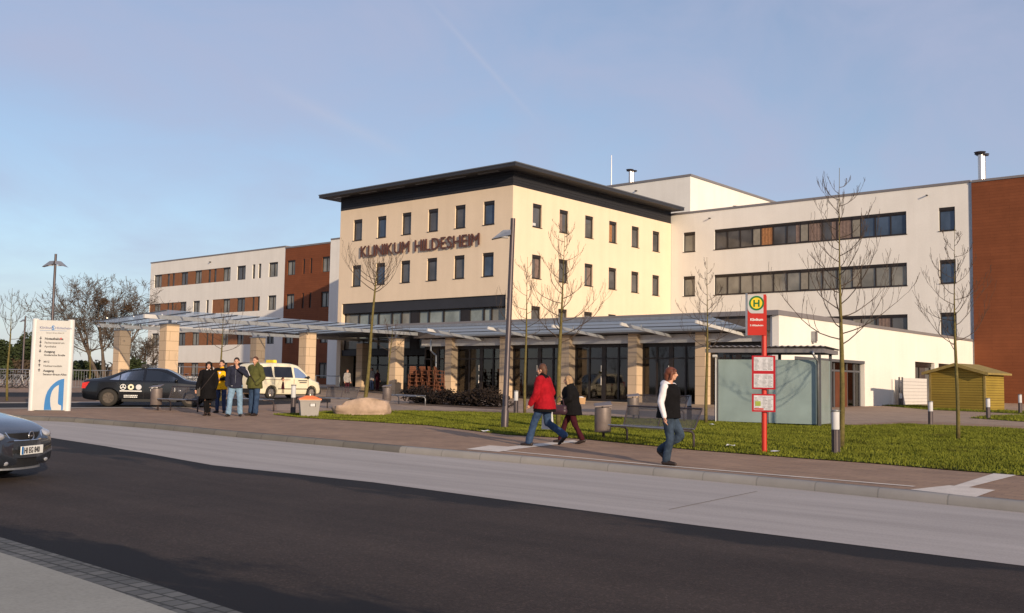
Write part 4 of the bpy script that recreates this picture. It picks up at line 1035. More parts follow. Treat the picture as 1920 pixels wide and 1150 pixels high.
# blue swoosh: quarter ring with a white notch and a foot
m = MB(); SW_ = [(.35,.01),(.352,.06),(.362,.11),(.385,.165),(.43,.215),(.50,.258),(.58,.292),(.655,.317),(.73,.336),(.82,.35),(.91,.356),(.91,.01),(.862,.01),(.86,.052),(.85,.062),(.785,.070),(.764,.078),(.755,.095),(.76,.287),(.685,.273),(.62,.25),(.57,.22),(.54,.185),(.522,.14),(.525,.10),(.545,.05),(.575,.01)]
m.prism([F(u, v) for u, v in SW_], (0, -.003, 0)); m.build('swoosh', MAT['sign_blue'], t)

# ---------------------------------------------------------------- bus stop pole
p = g(1433, 851)
t = thing('bus_stop_sign', 'red bus stop pole with H flag and timetable cases at the edge of the lawn', 'bus stop sign', p, face_rz(p)-.1)
m = MB(); m.lathe([(.055, -.03), (.055, 3.3), (.02, 3.31)], 14); m.build('pole', MAT['red_paint'], t, smooth=True, angle=40)
m = MB(); m.lathe([(.075, -.02), (.075, .03)], 14); m.build('foot_collar', MAT['steel_bright'], t)
yf = -.075; x0, x1 = -.33, .05; z0, z1 = 2.47, 3.33
m = MB(); m.bb(x0, x1, yf-.0, yf+.05, z0, z1); fl = m.build('flag', MAT['red_paint'], t)
m = MB(); m.bb(x0-.045, x0-.003, yf-.005, yf+.055, z0-.01, z1+.03); m.build('flag_edge', MAT['steel_galv'], fl)
pts = [(x0+.0, yf-.003, z1-.003), (x1-.055, yf-.003, z1-.003), (x1-.055, yf-.003, z1-.40)] + [(x0+.10-.10*math.sin(R(90*k/6)) , yf-.003, z1-.40+.13*(1-math.cos(R(90*k/6)))) for k in range(7)]
m = MB(); m.prism(pts, (0, -.002, 0)); m.build('white_field', MAT['sign_white'], fl)
cx, cz = x0+.185, z1-.185
def disc(m, r, y, c=(cx, cz), n=28): m.prism([(c[0]+r*math.cos(2*math.pi*k/n), y, c[1]+r*math.sin(2*math.pi*k/n)) for k in range(n)], (0, -.003, 0))
m = MB(); disc(m, .155, yf-.006); m.build('green_disc', MAT['h_green'], fl)
m = MB(); disc(m, .118, yf-.0095); m.build('yellow_disc', MAT['h_yellow'], fl)
m = MB(); add_text(m, 'H', .20, .004, (cx, yf-.0145, cz-.072), (1,0,0), (0,0,1), 'CENTER', .006); m.build('letter_h', MAT['h_green'], fl)
m = MB(); add_text(m, 'Klinikum', .075, .003, (x0+.185, yf-.003, 2.775), (1,0,0), (0,0,1), 'CENTER', .002); m.build('stop_name', MAT['text_white'], fl); m = MB(); add_text(m, 'S Hildesheim', .052, .003, (x0+.185, yf-.003, 2.66), (1,0,0), (0,0,1), 'CENTER', .001); m.build('stop_name', MAT['text_white'], fl)
def case(z0, z1, n, green=False):
    m = MB(); m.bb(-.24, .235, yf-.03, yf+.02, z0, z1); c = m.build('timetable_case', MAT['red_dark'], t)
    h = (z1-z0)/n
    for k in range(n):
        m = MB(); m.bb(-.20, .195, yf-.035, yf-.0305, z0+k*h+.035, z0+(k+1)*h-.03); m.build('timetable', MAT['paper'], c)
        m = MB(); rd = random.Random(k+int(z0*10))
        for q in range(9):
            for x in (-.18, -.02, .09):
                l = rd.uniform(.05, .1); zz = z0+k*h+.06+q*(h-.11)/9
                m.bb(x, x+l, yf-.037, yf-.0352, zz, zz+.006)
        m.build('print', MAT['frame_grey'], c)
    if green:
        m = MB(); m.bb(-.17, -.06, yf-.039, yf-.0372, z0+.12, z0+.22); m.build('green_notice', MAT['paper_green'], c)
        m = MB(); m.bb(-.19, .0, yf-.039, yf-.0372, z0+.045, z0+.075); m.build('red_bar', MAT['red_paint'], c)
case(1.34, 2.04, 2); case(.87, 1.24, 1, True)

# ---------------------------------------------------------------- bus shelter
S0, S1 = g(1343, 793), g(1537, 801)
dv = (S1-S0); dv.z = 0; L = dv.length; rz = math.atan2(dv.y, dv.x)
p = S0.copy(); p.z = base(p.x, p.y)+.13
t = thing('bus_shelter', 'grey steel bus shelter with frosted teal glass walls and flat roof on the lawn edge', 'bus shelter', p, rz)
D = 1.75
def post(x, y, name='post'):
    m = MB(); m.bb(x-.045, x+.045, y-.045, y+.045, -.05, 2.36); return m.build(name, MAT['frame_grey'], t)
for x in (0, L*.5, L):
    post(x, 0); post(x, D)
for a, b in ((.05, L*.5-.05), (L*.5+.05, L-.05)):
    m = MB(); m.bb(a+.02, b-.02, -.008, .008, .06, 2.14); m.build('glass_wall', MAT['shelter_glass'], t)
m = MB(); m.bb(L-.008, L+.008, .07, D-.07, .06, 2.14); m.build('glass_wall', MAT['shelter_glass'], t)
m = MB(); m.bb(-.008, .008, .07, D-.07, .06, 2.14); m.build('glass_wall', MAT['shelter_glass'], t)
m = MB(); m.bb(-.3, L+.12, -.3, -.16, 2.365, 2.50); m.bb(-.3, L+.12, D+.16, D+.3, 2.365, 2.50); m.bb(L+.125, L+.2, -.3, D+.3, 2.365, 2.50); m.build('roof_beam', MAT['fascia_grey'], t)
m = MB()
n = 60; xs = [-.4+(L+.65)*k/n for k in range(n+1)]
vs = [(x, y, 2.53+.022*math.sin(k*math.pi/1.5)+dz+.03*(y < 0)) for dz in (0, .02) for y in (-.38, D+.38) for k, x in enumerate(xs)]
q = n+1; fs = []
for k in range(n): fs += [(k, k+1, q+k+1, q+k), (2*q+k, 3*q+k, 3*q+k+1, 2*q+k+1), (k, 2*q+k, 2*q+k+1, k+1)]
m.add(vs, fs); m.build('roof', MAT['fascia_grey'], t)
m = MB(); m.tube([(L-.13, -.33, 2.42), (L-.12, -.33, 2.3), (L-.02, -.15, 2.1), (L-.02, -.12, 2.0), (L-.02, -.12, 0)], .04, 8); m.build('downpipe', MAT['steel_galv'], t, smooth=True)
m = MB(); m.tube([(0.0, -.07, 2.2), (0.0, -.07, 0)], .02, 6); m.tube([(-.06, -.2, 2.25), (.08, -.2, 2.25)], .05, 8); m.build('shelter_lamp', MAT['aluminium_white'], t)
m = MB(); m.bb(.3, L-.3, D*.3-.2, D*.3+.2, .42, .47); m.bb(.5, .56, D*.3-.1, D*.3+.1, 0, .42); m.bb(L-.56, L-.5, D*.3-.1, D*.3+.1, 0, .42); m.build('seat', MAT['perforated_steel'], t)

# ---------------------------------------------------------------- wooden shed
p = g(1795, 769)
t = thing('wooden_shed', 'yellow wooden garden shed with low gable roof before the white wall', 'shed', p, face_rz(p)-R(24))
W2, DP, EH, RH = 1.42, 2.4, 1.93, 2.33
m = MB(); m.prism([(-W2, 0, 0), (W2, 0, 0), (W2, 0, EH), (0, 0, RH), (-W2, 0, EH)], (0, DP, 0)); m.build('wall', MAT['wood_plank'], t)
m = MB()
for s in (-1, 1): m.prism([(0, -.3, RH+.10), (0, -.3, RH+.005), (s*(W2+.3), -.3, EH-.085), (s*(W2+.3), -.3, EH+.01)], (0, DP+.6, 0))
m.build('roof', MAT['shed_roof'], t)
m = MB()
for s in (-1, 1): m.prism([(s*.0, -.325, RH+.11), (s*0, -.325, RH-.05), (s*(W2+.32), -.325, EH-.13), (s*(W2+.32), -.325, EH+.02)], (0, .022, 0)); m.bb(s*W2-.05, s*W2+.05, -.02, .06, 0, EH-.02)
m.build('verge_board', MAT['shed_roof'], t)
# ---------------------------------------------------------------- white garden screen and post by the white wall
t = thing('garden_screen', 'low white horizontal screen standing against the white wall', 'screen', (60.0, 21.3, .62))
m = MB(); m.bb(0, 4.1, -.03, .03, 0.05, 1.62); m.build('panel', MAT['aluminium_white'], t)
m = MB()
for k in range(1, 8): m.bb(0, 4.1, -.034, -.031, k*.2, k*.2+.015)
m.build('groove', MAT['steel_galv'], t)
for x in (-.55, -.05): 
    m = MB(); m.bb(x-.04, x+.04, -.04, .04, -.1, 1.66); m.build('post', MAT['frame_grey'], t)

# ---------------------------------------------------------------- stacked rust brown chairs under the canopy
def chair(t0):
    s = MB(); s.bb(-.23, .23, -.22, .22, .42, .46); s.build('seat', MAT['wicker'], t0)
    s = MB(); s.prism([(-.22, .2, .48), (.22, .2, .48), (.19, .3, .92), (-.19, .3, .92)], (0, .03, 0))
    for k in range(4): s.tube([(-.2, .2+.03*k-.05, .5+.11*k), (.2, .2+.03*k-.05, .5+.11*k)], .012, 4)
    s.build('backrest', MAT['wicker'], t0)
    for x, y in ((-.21,-.2), (.21,-.2), (-.21,.2), (.21,.2)):
        s = MB(); s.tube([(x, y, .42), (x*1.12, y*1.15, 0)], .018, 6); s.build('leg', MAT['wicker'], t0)
    for x in (-.24, .24):
        s = MB(); s.tube([(x, .22, .66), (x, 0, .67), (x, -.2, .64), (x, -.2, .44)], .02, 6); s.build('armrest', MAT['wicker'], t0)
c0 = thing('terrace_chair', 'rust brown terrace chair stacked with others under the canopy', 'chair', (0,0,0), 0, 'stacked terrace chairs behind the dark shrubs'); chair(c0)
first = True; rd = random.Random(2)
for i, px in enumerate((766, 780, 793, 806, 818)):
    q = g(px, 745+i*.6); q += Vector((FX, FY, 0))*2.5; q.z = base(q.x, q.y)+.14
    for k in range(5):
        c = c0 if first else copy_tree(c0); first = False
        c.location = q+Vector((rd.uniform(-.06,.06), rd.uniform(-.06,.06), k*.22)); c.rotation_euler.z = RZF+rd.uniform(-.5, .5)+i*.3

# ---------------------------------------------------------------- railings
def railing(A, B, h, lab, bars=True):
    A, B = Vector(A), Vector(B); L = (B-A).length; d = (B-A)/L
    t = thing('railing', lab, 'railing', A)
    L_ = lambda s, z: d*s+Vector((0, 0, z))
    m = MB(); m.tube([L_(0, h), L_(L, h)], .035, 6); m.tube([L_(0, .15), L_(L, .15)], .02, 6); m.build('rail', MAT['steel_galv'], t)
    n = max(1, int(L/2.0))
    for k in range(n+1):
        m = MB(); m.tube([L_(L*k/n, -.1), L_(L*k/n, h)], .03, 6); m.build('post', MAT['steel_galv'], t)
    if bars:
        m = MB()
        for k in range(int(L/.16)): m.tube([L_(k*.16, .15), L_(k*.16, h)], .012, 4, caps=False)
        m.build('bars', MAT['steel_galv'], t)
def gd_(px, depth): q = at(px, 710, depth); q.z = base(q.x, q.y)+.13; return q
railing(gd_(-40, 66), gd_(55, 66), 1.15, 'galvanised bar railing at the left edge behind the bicycles')
railing(gd_(132, 62), gd_(232, 64), 1.2, 'galvanised bar railing behind the boot of the black taxi')
railing(gd_(592, 78), gd_(637, 76), 1.0, 'short steel handrail left of the entrance', False)
railing(gd_(272, 78), gd_(400, 78), 1.5, 'steel railing behind the row of parked bicycles', False)

# ---------------------------------------------------------------- bicycles
def bicycle(t):
    for x in (-.52, .52):
        m = MB(); pts = [(x+.33*math.cos(2*math.pi*k/18), 0, .34+.33*math.sin(2*math.pi*k/18)) for k in range(19)]; m.tube(pts, .02, 5, caps=False)
        w = m.build('wheel', MAT['tyre'], t)
        m = MB()
        for k in range(8): m.tube([(x, 0, .34), (x+.32*math.cos(k*.785), 0, .34+.32*math.sin(k*.785))], .004, 3, caps=False)
        m.build('spokes', MAT['steel_bright'], w)
    m = MB(); m.tube([(-.52,0,.34),(-.08,0,.3),(.38,0,.78)], .02, 6); m.tube([(-.52,0,.34),(-.2,0,.8),(.36,0,.84)], .02, 6); m.tube([(-.2,0,.86),(-.08,0,.3)], .02, 6); m.tube([(.52,0,.34),(.36,0,.95)], .02, 6)
    m.build('frame', MAT['steel_galv'], t)
    m = MB(); m.tube([(.25,-.28,1.0),(.36,-.1,1.02),(.36,.1,1.02),(.25,.28,1.0)], .015, 6); m.build('handlebar', MAT['steel_bright'], t)
    m = MB(); m.ell((-.22, 0, .93), (.13, .07, .04)); m.build('saddle', MAT['plastic_black'], t)
b0 = thing('bicycle', '', 'bicycle', (0,0,0), 0, 'bicycles parked by the railings'); bicycle(b0); first = True
rd = random.Random(8)
BL = [(x, 64, 'bicycle parked at the left picture edge by the bar railing') for x in (4, 14, 25, 36, 47)]+[(x, 74, 'bicycle in the row between the sandstone pillar and the group of people') for x in (276, 287, 333, 344, 354, 364, 374, 383)]
for i, (px, dp, lab) in enumerate(BL):
    q = gd_(px, dp+rd.uniform(-1, 1)); b = b0 if first else copy_tree(b0); first = False
    b.location = q; b.rotation_euler.z = RZF+R(40)+rd.uniform(-.5, .5); b.rotation_euler.x = rd.uniform(-.1, .1); b['label'] = lab

# ---------------------------------------------------------------- scraps of paper
for px, py, lab in ((910, 809, 'white paper scrap at the lawn edge left of the lamp post'), (1370, 836, 'small paper scrap on the grass left of the red pole'), (1452, 847, 'tiny paper scrap at the foot of the red pole'), (1336, 797, 'white scrap on the grass near the shelter corner')):
    q = g(px, py, .19); rd = random.Random(px); m = MB(); s = .09
    vs = [Vector((rd.uniform(-.3, .3)+x, rd.uniform(-.2, .2)+y, rd.uniform(0, .5)))*s for x in (-1, 0, 1) for y in (-1, 0, 1)]
    m.add([v*1.0 for v in vs], [(0,1,4,3),(1,2,5,4),(3,4,7,6),(4,5,8,7)]); o = m.build('paper_scrap', MAT['text_white']); o.location = q; o.rotation_euler.z = rd.uniform(0, 6); tag(o, lab, 'litter', 'paper scraps on the lawn')
# ---------------------------------------------------------------- car bodies lofted from cross-sections (local +x forward, +y left, z up)
def interp(tab, x):
    xs = [r[0] for r in tab]
    x = min(max(x, xs[0]), xs[-1]); i = 0
    while i < len(xs)-2 and x > xs[i+1]: i += 1
    h = xs[i+1]-xs[i]; t = (x-xs[i])/h; out = []
    for c in range(1, len(tab[0])):
        y0, y1 = tab[i][c], tab[i+1][c]
        def slope(k):
            if k <= 0 or k >= len(xs)-1: return 0 if k <= 0 else 0
            a = (tab[k][c]-tab[k-1][c])/(xs[k]-xs[k-1]); b = (tab[k+1][c]-tab[k][c])/(xs[k+1]-xs[k])
            return 0 if a*b <= 0 else 2*a*b/(a+b)
        m0, m1 = slope(i)*h, slope(i+1)*h
        out.append((2*t**3-3*t**2+1)*y0+(t**3-2*t**2+t)*m0+(-2*t**3+3*t**2)*y1+(t**3-t**2)*m1)
    return out
class Car:
    # table row: x, zb, zbelt, zt, wl, wb, wt
    def __init__(s, tab): s.tab = tab
    def ring(s, x):
        zb, zm, zt, wl, wb, wt = interp(s.tab, x)
        P_ = [(0, zb), (wl*.8, zb), (wl*.96, zb+.05), (wl, zb+.14), (max(wl, wb)+.012, (zb+zm)*.5), (wb+.006, zm-.10), (wb, zm-.03), (wb-.012, zm)]
        a, b = (wb-.015, zm+.004), (wt, zt-.07*min(1, (zt-zm)*3))
        for k in range(5): P_.append((a[0]+(b[0]-a[0])*k/4, a[1]+(b[1]-a[1])*k/4))
        P_ += [(wt*.93, zt-.02*min(1, (zt-zm)*3)), (wt*.75, zt), (wt*.4, zt+.012), (0, zt+.018)]
        return P_
    def side(s, x, z):        # half width at height z above the belt
        zb, zm, zt, wl, wb, wt = interp(s.tab, x)
        if z <= zm: return max(wl, wb)+.012 if z < zm-.2 else wb+.008
        zz = zt-.07*min(1, (zt-zm)*3); t = min(1, max(0, (z-zm)/max(.02, zz-zm))); return (wb-.015)+(wt-wb+.015)*t
    def top(s, x, y):
        zb, zm, zt, wl, wb, wt = interp(s.tab, x); u = min(1, abs(y)/wt)
        return zt+.018-.02*u**2-(.03*max(0, (u-.75)/.25)**2)
    def body(s, wheels, r, n=72):
        m = MB(); x0, x1 = s.tab[0][0], s.tab[-1][0]; rings = []
        for i in range(n+1):
            x = x0+(x1-x0)*(.5-.5*math.cos(math.pi*i/n))*.35+(x1-x0)*(i/n)*.65
            P_ = s.ring(x); full = P_+[(-y, z) for y, z in P_[-2:0:-1]]
            rings.append([(x, y, z) for y, z in full])
        k = len(rings[0]); vs = [v for q in rings for v in q]; fs = []
        for i in range(n):
            for j in range(k): fs.append((i*k+j, i*k+(j+1) % k, (i+1)*k+(j+1) % k, (i+1)*k+j))
        fs.append(tuple(range(k-1, -1, -1))); fs.append(tuple(n*k+j for j in range(k)))
        m.add(vs, fs)
        cut = MB()
        for x, w in wheels:
            for sg in (-1, 1):
                pts = [(x+(r+.055)*math.cos(2*math.pi*q/28), sg*(w-.26), r+(r+.055)*math.sin(2*math.pi*q/28)) for q in range(28)]
                cut.prism(pts, (0, sg*.6, 0))
        return eval_mesh(m, [], cut)
    def side_patch(s, pts, sg, off=.006, sub=6):   # polygon in side view laid onto the body side
        n = len(pts); cx = sum(p[0] for p in pts)/n; cz = sum(p[1] for p in pts)/n; m = MB()
        rows = []
        for k in range(sub+1):
            f = k/sub; ring = []
            for i in range(n):
                a, b = pts[i], pts[(i+1) % n]
                for q in range(4):
                    x = a[0]+(b[0]-a[0])*q/4; z = a[1]+(b[1]-a[1])*q/4
                    x, z = cx+(x-cx)*(1-f*.999), cz+(z-cz)*(1-f*.999); ring.append((x, sg*(s.side(x, z)+off), z))
            rows.append(ring)
        K = len(rows[0])
        for k in range(sub): m.add(rows[k]+rows[k+1], [(i, (i+1) % K, K+(i+1) % K, K+i) for i in range(K)])
        m.add(rows[-1], [tuple(range(K))])
        return m
    def top_patch(s, xa, xb, wfun, off=.006, nx=10, ny=10):
        m = MB(); vs = []
        for i in range(nx+1):
            x = xa+(xb-xa)*i/nx; w = wfun(i/nx)
            for j in range(ny+1):
                y = -w+2*w*j/ny; vs.append((x, y, s.top(x, y)+off))
        m.add(vs, [(i*(ny+1)+j, i*(ny+1)+j+1, (i+1)*(ny+1)+j+1, (i+1)*(ny+1)+j) for i in range(nx) for j in range(ny)])
        return m
def wheel(parent, x, y, r, rim='rim_dark', sg=1):
    t = MB(); prof = [(r*.62, -.095), (r*.9, -.10), (r*.985, -.07), (r, 0), (r*.985, .07), (r*.9, .10), (r*.62, .095)]
    n = 24; vs = [(x+a*math.cos(2*math.pi*k/n), y+b, r+a*math.sin(2*math.pi*k/n)) for a, b in prof for k in range(n)]
    t.add(vs, [(i*n+k, i*n+(k+1) % n, (i+1)*n+(k+1) % n, (i+1)*n+k) for i in range(len(prof)-1) for k in range(n)])
    w = t.build('wheel', MAT['tyre'], parent, smooth=True)
    m = MB()
    m.prism([(x+r*.63*math.cos(2*math.pi*k/n), y+sg*.04, r+r*.63*math.sin(2*math.pi*k/n)) for k in range(n)], (0, sg*.012, 0))
    for k in range(7):
        a = 2*math.pi*k/7; m.beam((x+.04*math.cos(a), y+sg*.065, r+.04*math.sin(a)), (x+r*.6*math.cos(a), y+sg*.07, r+r*.6*math.sin(a)), .045, .03, (0, 1, 0))
    m.prism([(x+.055*math.cos(2*math.pi*k/10), y+sg*.05, r+.055*math.sin(2*math.pi*k/10)) for k in range(10)], (0, sg*.035, 0))
    m.build('rim', MAT[rim], w)
def mirrorpair(t, car, x, z, mat):
    for sg in (-1, 1):
        y = sg*(car.side(x, z)+.11); m = MB(); m.ell((x, y, z), (.07, .11, .075)); m.tube([(x, sg*(car.side(x, z)-.02), z-.03), (x, y, z-.02)], .03, 6); m.build('wing_mirror', MAT[mat], t, smooth=True)

# ================================================================= black taxi saloon
TT = [(-2.41,.42,.62,.70,.52,.55,.50), (-2.34,.30,.82,.93,.76,.76,.66), (-2.1,.24,.90,1.00,.85,.82,.70), (-1.75,.22,.94,1.05,.895,.86,.70), (-1.45,.22,.945,1.13,.90,.875,.66), (-1.0,.20,.95,1.31,.905,.885,.60), (-.5,.19,.945,1.42,.905,.89,.585), (0,.19,.94,1.455,.905,.89,.585), (.4,.19,.935,1.43,.905,.89,.60), (.85,.19,.925,1.25,.905,.885,.66), (1.25,.20,.90,1.02,.90,.87,.74), (1.7,.21,.85,.95,.89,.85,.72), (2.1,.22,.76,.86,.85,.80,.66), (2.32,.26,.64,.74,.72,.70,.56), (2.41,.40,.54,.60,.50,.50,.42)]
W0, W1 = g(207, 762.8), g(345, 761.2)
p = W0.copy(); dvv = IMGR*1.0 + Vector((FX, FY, 0))*.20
rz = math.atan2(dvv.y, dvv.x)
org = Matrix.Rotation(rz, 3, 'Z') @ Vector((-1.42, -.80, 0))
tp_ = Vector((p.x-org.x, p.y-org.y, base(p.x, p.y)+.14))
taxi = thing('taxi_saloon', 'black taxi saloon with round white stickers on its doors parked on the lane', 'car', tp_, rz); taxi.scale = (1.05, 1.05, 1.03)
car = Car(TT); r = .325
me = car.body([(-1.42, .9), (1.43, .9)], r); b = link_mesh(me, 'body', MAT['car_black'], taxi); me.set_sharp_from_angle(angle=R(38))
for x in (-1.42, 1.43):
    for sg in (-1, 1): wheel(taxi, x, sg*.80, r, 'rim_dark', sg)
for sg in (-1, 1):
    car.side_patch([(-1.42,.995),(-1.16,1.13),(-1.08,1.18),(-1.08,.985)], sg).build('quarter_window', MAT['glass_car'], taxi, smooth=True)
    car.side_patch([(-1.04,.985),(-1.04,1.20),(-.75,1.31),(-.40,1.355),(-.26,1.36),(-.26,.975)], sg).build('side_window', MAT['glass_car'], taxi, smooth=True)
    car.side_patch([(-.16,.975),(-.16,1.36),(.25,1.345),(.55,1.26),(.82,1.12),(.98,1.0),(.98,.965)], sg).build('side_window', MAT['glass_car'], taxi, smooth=True)
    m = MB(); m.prism([(x, sg*(car.side(-2.15,.8)-.12), z) for x, z in ((-2.36,.66),(-2.34,.86),(-2.12,.90),(-1.98,.84),(-2.0,.74),(-2.2,.66))], (0, sg*.115, 0)); m.build('tail_light', MAT['lamp_red'], taxi)
    m = MB(); m.ell((2.17, sg*.62, .68), (.16, .16, .09)); m.build('headlight', MAT['lamp_clear'], taxi, smooth=True)
    for x in (-.9, .2):
        m = MB(); m.beam((x-.1, sg*(car.side(x,.85)+.01), .84), (x+.1, sg*(car.side(x,.85)+.01), .84), .02, .03); m.build('door_handle', MAT['car_black'], taxi)
    m = MB(); ww = car.side(0,.5)+.003
    for x in (-1.06, -.21, .98): m.bb(x-.004, x+.004, min(sg*(ww-.012), sg*ww), max(sg*(ww-.012), sg*ww), .3, .93)
    m.build('door_gap', MAT['plastic_black'], taxi)
    m = MB(); m.beam((-.95, sg*(ww-.02), .24), (.95, sg*(ww-.02), .24), .03, .1); m.build('sill_trim', MAT['plastic_black'], taxi)
car.top_patch(-1.70, -.72, lambda t: .58-.1*t).build('rear_window', MAT['glass_car'], taxi, smooth=True)
car.top_patch(.50, 1.20, lambda t: .53+.14*t).build('windscreen', MAT['glass_car'], taxi, smooth=True)
mirrorpair(taxi, car, .92, 1.0, 'car_black')
m = MB(); m.bb(-2.43, -2.40, -.26, .26, .72, .83); m.build('rear_plate', MAT['paper'], taxi)
m = MB(); m.prism([(-.45, -.22, 1.47), (-.2, -.22, 1.47), (-.25, -.2, 1.60), (-.4, -.2, 1.60)], (0, .44, 0)); sgn = m.build('taxi_sign', MAT['plastic_black'], taxi)
m = MB(); ys = -(car.side(-.6, .70)+.008)
def ring_(m, c, r0, r1, y, n=22):
    for k in range(n):
        a, b_ = 2*math.pi*k/n, 2*math.pi*(k+1)/n
        m.prism([(c[0]+r0*math.cos(a), y, c[1]+r0*math.sin(a)), (c[0]+r1*math.cos(a), y, c[1]+r1*math.sin(a)), (c[0]+r1*math.cos(b_), y, c[1]+r1*math.sin(b_)), (c[0]+r0*math.cos(b_), y, c[1]+r0*math.sin(b_))], (0, -.003, 0))
ring_(m, (-.92, .73), .085, .105, ys)
for k in range(3):
    a = R(90+120*k); m.beam((-.92, ys-.001, .73), (-.92+.09*math.cos(a), ys-.001, .73+.09*math.sin(a)), .004, .028, (0, 1, 0) if False else (math.sin(a), 0, -math.cos(a)))
m.build('star_sticker', MAT['text_white'], taxi)
m = MB(); ring_(m, (-.65, .73), .045, .105, ys); m.build('round_sticker', MAT['car_cream'], taxi)
m = MB(); m.prism([(-.38+.10*math.cos(2*math.pi*k/22), ys, .73+.10*math.sin(2*math.pi*k/22)) for k in range(22)], (0, -.003, 0)); m.build('round_sticker', MAT['paper'], taxi)
m = MB(); m.bb(-1.03, -.27, ys-.003, ys, .565, .60)
rd = random.Random(4)
for zz in (.40, .34):
    x = -.88
    while x < -.42: l = rd.uniform(.02, .06); m.bb(x, x+l, ys-.003, ys, zz, zz+.035); x += l+.012
m.build('door_writing', MAT['text_white'], taxi)
m = MB()
for k in range(14):
    a = R(60+k*18); m.beam((.20+.16*math.cos(a), ys-.001, .63+.11*math.sin(a)), (.20+.16*math.cos(a+.32), ys-.001, .63+.11*math.sin(a+.32)), .004, .03, (0, 0, 1))
m.bb(.14, .34, ys-.003, ys, .60, .68); m.bb(.86, .90, ys-.003, ys, .58, .72)
x = .1
for l in (.06, .05, .08, .05): m.bb(x, x+l, ys-.003, ys, .36, .45); x += l+.03
m.build('front_door_writing', MAT['text_white'], taxi)
m = MB(); m.ell((1.05, -.905, .62), (.05, .012, .035)); m.build('side_indicator', MAT['lamp_clear'], taxi, smooth=True)

# ================================================================= cream taxi van
TV = [(-2.2,.45,.85,1.2,.55,.60,.5), (-2.16,.32,1.0,1.60,.80,.82,.68), (-2.0,.24,1.05,1.76,.88,.87,.72), (-1.5,.22,1.06,1.81,.90,.885,.73), (-.6,.20,1.06,1.83,.90,.89,.73), (0,.20,1.05,1.82,.90,.89,.73), (.45,.20,1.04,1.76,.90,.89,.72), (.9,.20,1.02,1.52,.90,.885,.72), (1.25,.21,.99,1.24,.89,.87,.74), (1.5,.22,.94,1.06,.88,.86,.72), (1.9,.24,.82,.93,.84,.80,.66), (2.1,.3,.68,.78,.74,.70,.56), (2.2,.44,.58,.64,.5,.5,.42)]
p = g(506, 748.5); dvv = IMGR*1.0+Vector((FX, FY, 0))*1.35; rz = math.atan2(dvv.y, dvv.x)
org = Matrix.Rotation(rz, 3, 'Z') @ Vector((-1.32, -.80, 0))
van = thing('taxi_van', 'cream taxi van with yellow roof sign behind the man in the olive jacket', 'van', (p.x-org.x, p.y-org.y, base(p.x, p.y)+.13), rz)
car = Car(TV); r = .325
me = car.body([(-1.32, .9), (1.37, .9)], r); link_mesh(me, 'body', MAT['car_cream'], van); me.set_sharp_from_angle(angle=R(38))
for x in (-1.32, 1.37):
    for sg in (-1, 1): wheel(van, x, sg*.80, r, 'steel_bright', sg)
for sg in (-1, 1):
    car.side_patch([(-2.0,1.12),(-1.95,1.60),(-1.25,1.64),(-1.2,1.10)], sg).build('side_window', MAT['van_glass'], van, smooth=True)
    car.side_patch([(-1.1,1.10),(-1.1,1.64),(.05,1.64),(.1,1.09)], sg).build('side_window', MAT['van_glass'], van, smooth=True)
    car.side_patch([(.22,1.09),(.2,1.63),(.5,1.58),(.95,1.30),(1.12,1.10),(1.12,1.06)], sg).build('side_window', MAT['glass_car'], van, smooth=True)
    m = MB(); ww = car.side(0,.6)+.006
    for x in (-1.15, .14, 1.1): m.bb(x-.005, x+.005, min(sg*(ww-.015), sg*ww), max(sg*(ww-.015), sg*ww), .3, 1.02)
    m.bb(-2.0, -.1, min(sg*(ww-.02), sg*ww), max(sg*(ww-.02), sg*ww), .98, .995); m.build('door_gap', MAT['steel_dark'], van)
    m = MB(); m.bb(-.9, 1.05, min(sg*(ww-.02), sg*(ww+.012)), max(sg*(ww-.02), sg*(ww+.012)), .50, .54); m.build('rubbing_strip', MAT['plastic_black'], van)
    m = MB(); m.ell((1.9, sg*.66, .78), (.17, .14, .12)); m.build('headlight', MAT['lamp_clear'], van, smooth=True)
    m = MB(); m.bb(-2.19, -2.05, min(sg*.74, sg*.84), max(sg*.74, sg*.84), .85, 1.25); m.build('tail_light', MAT['lamp_red'], van)
m = MB(); m.bb(-2.24, -2.1, -.8, .8, .30, .52); m.build('bumper', MAT['plastic_black'], van)
m = MB(); m.bb(2.08, 2.23, -.66, .66, .27, .55); m.build('front_bumper', MAT['plastic_black'], van)
car.top_patch(.62, 1.40, lambda t: .60+.1*t).build('windscreen', MAT['glass_car'], van, smooth=True)
mirrorpair(van, car, 1.08, 1.12, 'plastic_black')
m = MB(); m.prism([(-.75, -.30, 1.85), (-.75, .30, 1.85), (-.75, .26, 1.99), (-.75, -.26, 1.99)], (.22, 0, 0)); vs_ = m.build('taxi_sign', MAT['taxi_yellow'], van)
m = MB(); ys = -(car.side(0, .6)+.02)
